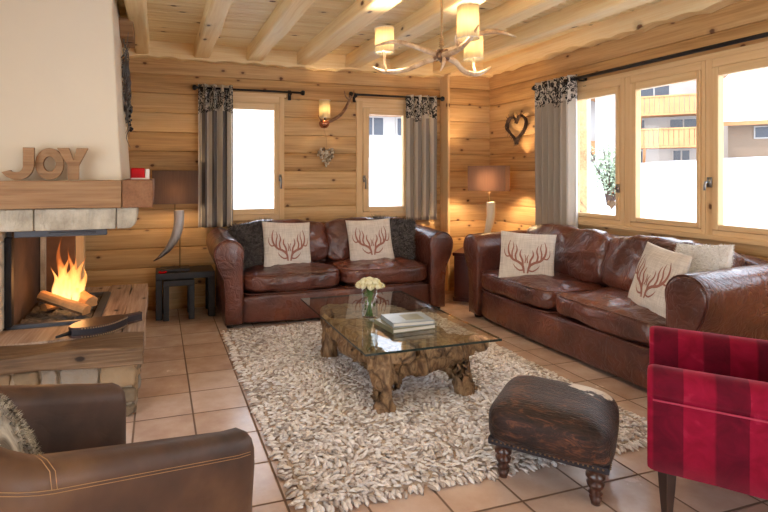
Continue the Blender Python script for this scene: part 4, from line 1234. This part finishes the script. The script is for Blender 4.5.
bm = B(); bmesh.ops.create_uvsphere(bm, u_segments=12, v_segments=8, radius=.012, matrix=Matrix.Translation((.15, -.252, .27))); obj('knob', bm, M['brass'], d_, True)

# ------------------------------------------------------------------ lamps
def light(name, loc, power, col=(1, .68, .38), r=.03, parent=None):
    l = bpy.data.lights.new(name, 'POINT'); l.energy = power; l.color = col; l.shadow_soft_size = r
    o = bpy.data.objects.new(name, l); C.objects.link(o); o.location = loc
    if parent: o.parent = parent
    return o
def rect_shade(bm, w, d, z0, z1, taper=1.0, th=.002):
    for s in (1, -1):
        box(bm, -w/2, w/2, s*d/2-th/2, s*d/2+th/2, z0, z1); box(bm, s*w/2-th/2, s*w/2+th/2, -d/2, d/2, z0, z1)
def horn_lamp(loc, rz, horn, horn_mat, base, shade, label, power, neck):
    e = empty('table_lamp', loc, rz); tag(e, label, 'lamp', 'horn table lamps')
    w, d, z0, z1 = shade
    bm = B(); rect_shade(bm, w, d, z0, z1); sh = obj('lamp_shade', bm, M['shade_taupe'], e)
    bm = B(); box(bm, *base); obj('base', bm, M['black'], e, bevel=.004)
    bm = B(); stube(bm, horn, 10, 16); obj('horn', bm, horn_mat, e, True)
    bm = B(); tube(bm, neck, .006, 10); tube(bm, [(neck[-1][0], neck[-1][1], neck[-1][2]-.025), (neck[-1][0], neck[-1][1], neck[-1][2]-.02)], .026, 14)
    obj('stem', bm, M['brass'], e, True)
    c = neck[-1]
    bm = B(); tube(bm, [c, (c[0], c[1], c[2]+.05)], .013, 12); tube(bm, [(c[0]-w/2, c[1], z1-.02), (c[0]+w/2, c[1], z1-.02)], .002, 6); tube(bm, [(c[0], c[1]-d/2, z1-.02), (c[0], c[1]+d/2, z1-.02)], .002, 6); tube(bm, [(c[0], c[1], c[2]+.04), (c[0], c[1], z1-.02)], .002, 6)
    obj('lamp_holder', bm, M['brass'], e, True)
    bm = B(); bmesh.ops.create_uvsphere(bm, u_segments=14, v_segments=10, radius=.024, matrix=Matrix.Translation((c[0], c[1], c[2]+.085))); b_ = obj('bulb', bm, M['bulb'], e, True)
    light('bulb_light', (c[0]+.0, c[1], c[2]+.085), power, r=.03, parent=e)
    return e
horn_lamp((.15, 5.05, .4155), 0, [(.035, 0, .555, .046), (.035, -.01, .45, .046), (.01, -.02, .33, .042), (-.05, -.03, .22, .031), (-.13, -.04, .14, .016), (-.19, -.04, .10, .003)], M['horn_grey'],
          (-.13, .13, -.08, .08, 0, .025), (.40, .22, .62, .925), 'table lamp with grey curved horn and taupe oblong shade on the black tables', 8,
          [(.045, .02, .025), (.045, .03, .3), (.035, .0, .5), (.0, 0, .56), (0, 0, .64)])
horn_lamp((3.275, 4.65, .501), R(-50), [(-.03, 0, .02, .018), (-.03, 0, .1, .026), (-.01, 0, .22, .034), (.02, 0, .36, .042), (.02, 0, .52, .045)], M['horn_pale'],
          (-.07, .07, -.06, .06, 0, .02), (.38, .20, .635, .895), 'table lamp with cream horn and taupe oblong shade in the corner', 44,
          [(0, 0, .50), (0, 0, .56), (0, 0, .64)])
o = obj('trinket_dish', (lambda b: (lathe(b, [(0, 0), (.03, 0), (.04, .012), (.036, .012), (.028, .004), (0, .004)], 16), b)[1])(B()), M['red_glass'], None, True, loc=(.04, 4.94, .4155))
tag(o, 'tiny red dish beside the left lamp base', 'dish')

def round_shade(parent, c, r, h):
    bm = B(); n = 32
    for (r0, z0, r1, z1) in ((r, 0, r*.97, h),):
        a = [bm.verts.new((c[0]+r0*math.cos(2*PI*k_/n), c[1]+r0*math.sin(2*PI*k_/n), c[2]+z0)) for k_ in range(n)]
        b = [bm.verts.new((c[0]+r1*math.cos(2*PI*k_/n), c[1]+r1*math.sin(2*PI*k_/n), c[2]+z1)) for k_ in range(n)]
        for k_ in range(n): bm.faces.new((a[k_], a[(k_+1)%n], b[(k_+1)%n], b[k_]))
    s = obj('lamp_shade', bm, M['shade_cream'], parent, True, recalc=False)
    sm = s.modifiers.new('s', 'SOLIDIFY'); sm.thickness = .002
    for zz in (.002, h-.002):
        bm = B(); tube(bm, [(c[0]+(r+.001)*math.cos(2*PI*k_/n), c[1]+(r+.001)*math.sin(2*PI*k_/n), c[2]+zz) for k_ in range(n+1)], .0022, 5, caps=False)
        obj('shade_trim', bm, M['white_rim'], s, True)
    bm = B(); bmesh.ops.create_uvsphere(bm, u_segments=12, v_segments=10, radius=.02, matrix=Matrix.Translation((c[0], c[1], c[2]+h*.5))); 
    obj('bulb', bm, M['bulb'], parent, True)
# chandelier, local axes turned to the room diagonal it hangs on
YAW = math.atan2(169, 522)
ch = empty('antler_chandelier', (1.694, 2.90, 2.05), -YAW); tag(ch, 'antler chandelier with three lit cream drum shades hanging on a rope', 'chandelier')
def loc_(F, u): return ((u-327)/522*F - .718*1.0, F-3.28)
sh = [((-.344, .12), .045, .16), ((.092, -.28), .03, .19), ((.25, .17), .012, .178)]
for (x, y), z, h in sh:
    round_shade(ch, (x, y, z), .063, h); light('shade_light', (x, y, z+h*.5), 22, (1, .80, .56), .025, ch)
arms = [
 [(0, 0, .0, .02), (-.10, .03, -.035, .017), (-.22, .08, -.075, .016), (-.34, .13, -.075, .014), (-.42, .15, -.04, .004)],
 [(-.03, 0, .01, .018), (-.13, .02, .05, .015), (-.24, .03, .09, .014), (-.33, .0, .085, .012), (-.42, -.04, .05, .004)],
 [(.0, 0, .0, .02), (.09, .03, -.03, .018), (.17, .08, -.085, .017), (.27, .13, -.09, .015), (.36, .15, -.04, .004)],
 [(.0, 0, .02, .02), (.08, -.04, .04, .017), (.16, -.08, .10, .016), (.30, -.12, .12, .014), (.42, -.14, .08, .004)],
 [(.0, 0, .0, .02), (.04, -.1, -.005, .018), (.07, -.2, .0, .016), (.10, -.30, .03, .012), (.13, -.36, .09, .004)],
 [(.02, -.02, .0, .016), (.0, -.05, -.06, .012), (-.02, -.06, -.11, .003)],
 [(.08, -.16, .0, .012), (.04, -.2, .05, .009), (.05, -.22, .09, .003)],
 [(.25, .12, -.09, .01), (.25, .16, -.04, .008), (.25, .17, .03, .006)],
 [(-.33, .12, -.075, .01), (-.345, .125, -.02, .008), (-.344, .12, .06, .006)],
 [(.09, -.26, .01, .01), (.092, -.28, .03, .007), (.092, -.28, .06, .006)],
]
for a in arms:
    bm = B(); stube(bm, a, 8, 10); obj('antler', bm, M['antler'], ch, True)
bm = B(); bmesh.ops.create_uvsphere(bm, u_segments=14, v_segments=10, radius=.035)
for k_ in range(6):
    a = k_*PI/3; tube(bm, [(-.05*math.cos(a), -.05*math.sin(a), .02), (0, 0, .035*math.sin(k_)), (.05*math.cos(a), .05*math.sin(a), -.02)], .012, 8)
obj('hub', bm, M['antler_d'], ch, True)
bm = B(); tube(bm, [(0, 0, .03), (0.003, 0, .25), (0, 0, .508)], .007, 8); obj('rope', bm, M['rope'], ch, True)
bm = B(); 
for k_ in range(5): tube(bm, [(.012*math.cos(q/8*2*PI), .012*math.sin(q/8*2*PI), .06+.012*k_+.004*math.sin(q)) for q in range(9)], .005, 6, caps=False)
obj('rope_knot', bm, M['rope'], ch, True)

# antler wall light
sc_ = empty('wall_sconce', (1.645, YB-.013, 1.84)); tag(sc_, 'antler wall light with lit cream shade between the back windows', 'wall light')
round_shade(sc_, (-.0, -.12, .05), .058, .185); light('sconce_light', (0, -.12, .14), 42, (1, .74, .46), .02, sc_)
bm = B(); lathe(bm, [(0, -.055), (.03, -.05), (.05, -.025), (.055, .0), (.045, .022), (.02, .035), (0, .036)], 22, (0, -.10, 0)); obj('copper_cup', bm, M['copper'], sc_, True)
bm = B(); tube(bm, [(0, 0, -.0), (0, -.09, 0)], .018, 12); lathe(bm, [(0, 0), (.012, 0), (.012, .1), (0, .1)], 12, (0, -.12, .0)); obj('mount', bm, M['iron'], sc_, True)
bm = B(); stube(bm, [(.02, -.10, .0, .016), (.09, -.10, .035, .018), (.18, -.09, .09, .017), (.245, -.08, .17, .016), (.285, -.08, .25, .014), (.295, -.08, .30, .012), (.315, -.08, .33, .003)], 8, 10)
stube(bm, [(.285, -.08, .26, .012), (.245, -.09, .29, .009), (.225, -.09, .35, .003)], 6, 8); stube(bm, [(.29, -.08, .27, .012), (.33, -.08, .31, .009), (.34, -.08, .37, .003)], 6, 8)
stube(bm, [(-.01, -.12, .02, .012), (-.05, -.13, .035, .009), (-.075, -.13, .08, .003)], 6, 8)
obj('antler', bm, M['antler_d'], sc_, True)
# heart of wood pieces hanging under it
hh = empty('heart_ornament', (1.69, YB-.05, 1.50)); tag(hh, 'small heart of pale wood pieces hanging below the wall light', 'ornament')
bm = B(); rh = random.Random(2)
def heart(t): return (16*math.sin(t)**3/17, (13*math.cos(t)-5*math.cos(2*t)-2*math.cos(3*t)-math.cos(4*t))/17)
for i in range(90):
    t = rh.uniform(0, 2*PI); k_ = math.sqrt(rh.random()); x, z = heart(t); x *= k_*.10; z = z*k_*.115+.005
    mt = Matrix.Translation((x, rh.uniform(-.02, .02), z)) @ Euler((rh.uniform(0, 3), rh.uniform(0, 3), rh.uniform(0, 3))).to_matrix().to_4x4() @ Matrix.Diagonal((1, .7, .5, 1))
    bmesh.ops.create_icosphere(bm, subdivisions=1, radius=rh.uniform(.015, .026), matrix=mt)
obj('wood_pieces', bm, M['pebble'], hh)
bm = B(); tube(bm, [(0, 0, .08), (0, .0, .19), (-.04, -.04, .285)], .0018, 5); obj('cord', bm, M['rope'], hh)
# twig heart on the right wall
th_ = empty('twig_heart', (XR-.035, 4.62, 1.80)); tag(th_, 'dark twig heart wreath on the right wall above the corner lamp', 'wreath')
bm = B(); rh = random.Random(6)
for s in range(16):
    o1, o2, ph = rh.uniform(-.014, .014), rh.uniform(-.014, .014), rh.uniform(0, 6)
    pts = []
    for q in range(49):
        t = 2*PI*q/48; x, z = heart(t)
        w = 1+.05*math.sin(5*t+ph)
        pts.append((o1+.006*math.sin(7*t+ph), x*.165*w+o2, z*.165*w+o2*.5))
    tube(bm, pts, .0045, 5, caps=False)
for s in range(90):
    t = rh.uniform(0, 2*PI); x, z = heart(t); p = Vector((rh.uniform(-.015, .015), x*.165, z*.165))
    d = Vector((rh.uniform(-.2, .2), x+rh.uniform(-.8, .8), z+rh.uniform(-.8, .8))).normalized()*rh.uniform(.03, .06)
    tube(bm, [p, p+d], [.003, .001], 4)
obj('twigs', bm, M['twig'], th_, True)
# little heart on the window handle
wh = empty('hanging_heart', (XR-.10, 3.345, 1.06)); tag(wh, 'small painted wooden heart hanging from the left casement handle', 'ornament')
bm = B(); prism(bm, [(heart(2*PI*q/28)[0]*.042, heart(2*PI*q/28)[1]*.042) for q in range(28)], -.006, .006, plane='yz'); obj('heart', bm, M['white_heart'], wh, bevel=.002)
bm = B(); tube(bm, [(0, -.0, .02), (.0, .004, .07), (.018, .004, .12)], .0015, 5); obj('cord', bm, M['rope'], wh)

# ------------------------------------------------------------------ outside
def ground(x, y):
    d = max(0, x-4.2); e = max(0, y-6.0)
    z = -.5
    z += 3.1*(1-math.exp(-(d/16)**1.5)) if d else 0
    z += 4.0*(1-math.exp(-(e/14)**1.5)) if e and x < 7 else (4.0*(1-math.exp(-(e/14)**1.5))*max(0, 1-(x-7)/8) if e else 0)
    return z + .12*noise.noise(Vector((x*.3, y*.3, 0)))
bm = B(); xs = [-14+i*1.5 for i in range(52)]; ys = [-22+i*1.5 for i in range(62)]
def inside(x, y): return XL-.2 < x < XR+.24 and YN-.2 < y < YB+.3
G = {}
for i, x in enumerate(xs):
    for j, y in enumerate(ys): G[i, j] = bm.verts.new((x, y, ground(x, y)))
for i in range(len(xs)-1):
    for j in range(len(ys)-1): bm.faces.new((G[i, j], G[i+1, j], G[i+1, j+1], G[i, j+1]))
o = obj('snow_ground', bm, M['snow'], None, True); struct(o)
def chalet(loc, rz, label, W, D, H1, over, wallm, rows, balc, side=()):
    e = empty('chalet', loc, rz); tag(e, label, 'chalet', 'snowy chalets outside')
    bm = B(); box(bm, -W/2, W/2, 0, D, -1.5, H1); prism(bm, [(-W/2, H1), (W/2, H1), (0, H1+W*.2)], 0, D); obj('wall', bm, wallm, e)
    bm = B(); s = .2*2; o_ = over
    prism(bm, [(-W/2-o_, H1-o_*s), (0, H1+W*.2), (W/2+o_, H1-o_*s), (W/2+o_, H1-o_*s+.25), (0, H1+W*.2+.28), (-W/2-o_, H1-o_*s+.25)], -1.6, D+.6); rf = obj('roof', bm, M['chalet_wood'], e)
    bm = B(); prism(bm, [(-W/2-o_, H1-o_*s+.26), (0, H1+W*.2+.29), (W/2+o_, H1-o_*s+.26), (W/2+o_, H1-o_*s+.8), (0, H1+W*.2+.9), (-W/2-o_, H1-o_*s+.8)], -1.55, D+.55); obj('roof_snow', bm, M['snow'], rf)
    for (x, z, w, h) in rows:
        bm = B(); box(bm, x-w/2, x+w/2, -.06, .02, z, z+h); wn = obj('window', bm, M['chalet_white'], e)
        bm = B(); box(bm, x-w/2+.08, x-.04, -.08, -.055, z+.08, z+h-.08); box(bm, x+.04, x+w/2-.08, -.08, -.055, z+.08, z+h-.08); obj('pane', bm, M['chalet_glass'], wn)
    for (yy, z, w, h) in side:
        bm = B(); box(bm, -W/2-.06, -W/2+.02, yy-w/2, yy+w/2, z, z+h); wn = obj('window', bm, M['chalet_white'], e)
        bm = B(); box(bm, -W/2-.08, -W/2-.055, yy-w/2+.08, yy+w/2-.08, z+.08, z+h-.08); obj('pane', bm, M['chalet_glass'], wn)
    for (x0, x1, z) in balc:
        bm = B(); box(bm, x0, x1, -1.3, 0, z, z+.12); n = int((x1-x0)/.22)
        for q in range(n): box(bm, x0+(x1-x0)*q/n, x0+(x1-x0)*(q+.9)/n, -1.3, -1.25, z+.1, z+1.0)
        box(bm, x0, x0+.06, -1.3, 0, z+.1, z+1.0); box(bm, x1-.06, x1, -1.3, 0, z+.1, z+1.0); box(bm, x0-.04, x1+.04, -1.36, -1.2, z+1.0, z+1.08)
        bl_ = obj('balcony', bm, M['chalet_wood'], e)
        for x in (x0+.5, x1-.5):
            bm = B(); tube(bm, [(x, -1.1, z), (x, -.05, z-.9)], .07, 4); obj('brace', bm, M['chalet_wood'], bl_)
def at(u, F): # a bearing from the room, distance F along the view axis
    d = (u-327)/522; s, c = math.sin(YAW), math.cos(YAW); return ((s+d*c)*F, (c-d*s)*F)
x, y = at(654, 30)
chalet((x, y, 0), R(-47), 'white chalet with two honey wood balconies seen through the middle right window', 6.0, 6, 7.0, .5, M['chalet_white'],
       [(-1.1, 1.75, 1.2, 1.0), (1.3, 1.75, .9, 1.0), (-1.0, 3.95, 1.2, .6), (1.4, 3.3, 1.4, 1.2), (0, 5.6, 1.6, 1.0)], [(-1.0, 2.95, 2.8), (-1.2, 2.95, 4.6)])
x, y = at(728, 34); x += 4*math.cos(R(37)) + 14*math.sin(R(37)); y += 4*math.sin(R(37)) - 14*math.cos(R(37))
chalet((x, y, 0), R(37), 'beige chalet under a deep snowy roof seen through the nearest right window', 8, 14, 4.9, 1.2, M['chalet_beige'], [], [], [(12.2, 3.6, 1.0, .8), (8, 3.6, 1.0, .8)])
x, y = at(590, 44)
chalet((x, y, 0), R(-33), 'pale chalet with orange balcony seen through the right-hand window by the curtain', 7, 7, 6.2, 1.0, M['chalet_white'],
       [(1.8, 4.6, 1.8, 1.4), (-1, 4.6, 1.4, 1.2)], [(-2.2, 1.0, 3.0)])
x, y = at(388, 26)
chalet((x, y, 1.6), R(-5), 'pale chalet with balcony seen through the back window beside the corner', 6, 6, 4.2, 1.0, M['chalet_white'],
       [(-.8, 1.6, 1.2, 1.0), (1.0, 1.6, 1.2, 1.0)], [(-2.0, 2.0, 2.6)])
def shrub(loc, h, label, seed, cat='shrub'):
    r = random.Random(seed); e = empty('shrub', loc); tag(e, label, cat, 'shrubs in the snow')
    bm = B(); tips = []
    for i in range(16):
        a = r.uniform(0, 2*PI); l = h*r.uniform(.6, 1); w = h*r.uniform(.1, .45)
        p = [(0, 0, -.3, .03), (w*.4*math.cos(a), w*.4*math.sin(a), l*.5, .02), (w*math.cos(a), w*math.sin(a), l, .006)]; stube(bm, p, 4, 5)
        for q in range(26):
            t = r.uniform(.3, 1); tips.append(Vector((w*t*math.cos(a), w*t*math.sin(a), l*t)))
    obj('branches', bm, M['twig'], e, True)
    bm = B()
    for p in tips:
        for q in range(3):
            o_ = p + Vector((r.uniform(-.12, .12), r.uniform(-.12, .12), r.uniform(-.1, .1))); d = Vector((r.uniform(-1, 1), r.uniform(-1, 1), r.uniform(-.3, 1))).normalized()*.10; s_ = d.cross(Vector((r.random(), r.random(), 1))).normalized()*.03
            bm.faces.new([bm.verts.new(o_-s_), bm.verts.new(o_+s_), bm.verts.new(o_+d)])
    obj('foliage', bm, M['leaf'], e)
x, y = at(610, 13); shrub((x, y, ground(x, y)), 1.55, 'bushy green shrub in the snow seen through the window by the curtain', 1)
x, y = at(682, 8.5); shrub((x, y, ground(x, y)-.2), .5, 'low sprig poking out of the snow outside the middle right window', 2)
# garden post outside the right-hand window
bm = B(); box(bm, 4.56, 4.74, 4.78, 4.96, -.6, 2.9); o = obj('porch_post', bm, M['chalet_white'], None, bevel=.01); tag(o, 'pale porch post outside the window beside the right-hand curtain', 'post')

# ------------------------------------------------------------------ light
w = bpy.data.worlds.new('World'); SC.world = w; w.use_nodes = True; nt = w.node_tree; nt.nodes.clear()
bg = nt.nodes.new('ShaderNodeBackground'); ou = nt.nodes.new('ShaderNodeOutputWorld')
tc = nt.nodes.new('ShaderNodeTexCoord'); sx = nt.nodes.new('ShaderNodeSeparateXYZ'); cr = nt.nodes.new('ShaderNodeValToRGB')
nt.links.new(tc.outputs['Generated'], sx.inputs[0]); nt.links.new(sx.outputs[2], cr.inputs[0])
cr.color_ramp.elements[0].color = (1, 1, 1, 1); cr.color_ramp.elements[1].color = (.62, .78, 1, 1); cr.color_ramp.elements[1].position = .8
nt.links.new(cr.outputs[0], bg.inputs[0]); bg.inputs[1].default_value = 2.6
nt.links.new(bg.outputs[0], ou.inputs[0])
su = bpy.data.lights.new('sun', 'SUN'); su.energy = .8; su.angle = R(3); su.color = (1, .95, .88)
so = bpy.data.objects.new('sun', su); C.objects.link(so); so.rotation_euler = (R(42), 0, R(-65)) 
def portal(name, loc, rot, sx_, sy_):
    l = bpy.data.lights.new(name, 'AREA'); l.shape = 'RECTANGLE'; l.size = sx_; l.size_y = sy_; l.cycles.is_portal = True
    o = bpy.data.objects.new(name, l); C.objects.link(o); o.location = loc; o.rotation_euler = rot
portal('portal_a', (.92, YB+.2, 1.46), (R(-90), 0, 0), .5, 1.1)
portal('portal_b', (2.4, YB+.2, 1.46), (R(-90), 0, 0), .5, 1.1)
portal('portal_c', (XR+.2, 2.64, 1.47), (0, R(90), 0), 1.1, 2.5)
portal('portal_d', (XR+.2, -.45, 1.47), (0, R(90), 0), 1.1, 2.2)
portal('portal_e', (2.19, YN-.3, 1.15), (R(90), 0, 0), 2.2, 2.3)
portal('portal_f', (XL-.25, .2, 1.25), (0, R(-90), 0), 1.9, 4.2)
light('fire_glow', (-.55, 3.85, .62), 2.2, (1, .45, .15), .08)

# ------------------------------------------------------------------ camera
cam = bpy.data.cameras.new('camera'); co = bpy.data.objects.new('camera', cam); C.objects.link(co); SC.camera = co
cam.sensor_width = 36; cam.lens = 522/768*36; cam.shift_x = 57/768; cam.shift_y = -81/768; cam.clip_start = .05; cam.clip_end = 200
co.location = (0, 0, 1.3); co.rotation_euler = (R(90), 0, -YAW)
vs_ = SC.view_settings; SC.display_settings.display_device = 'sRGB'
vs_.view_transform = 'Standard'; vs_.look = 'None'; vs_.gamma = 1; vs_.use_curve_mapping = False; vs_.exposure = 1.06
cy = SC.cycles; cy.use_denoising = True; cy.max_bounces = 10; cy.diffuse_bounces = 5; cy.transparent_max_bounces = 16; cy.sample_clamp_indirect = 6; cy.caustics_reflective = False; cy.caustics_refractive = False
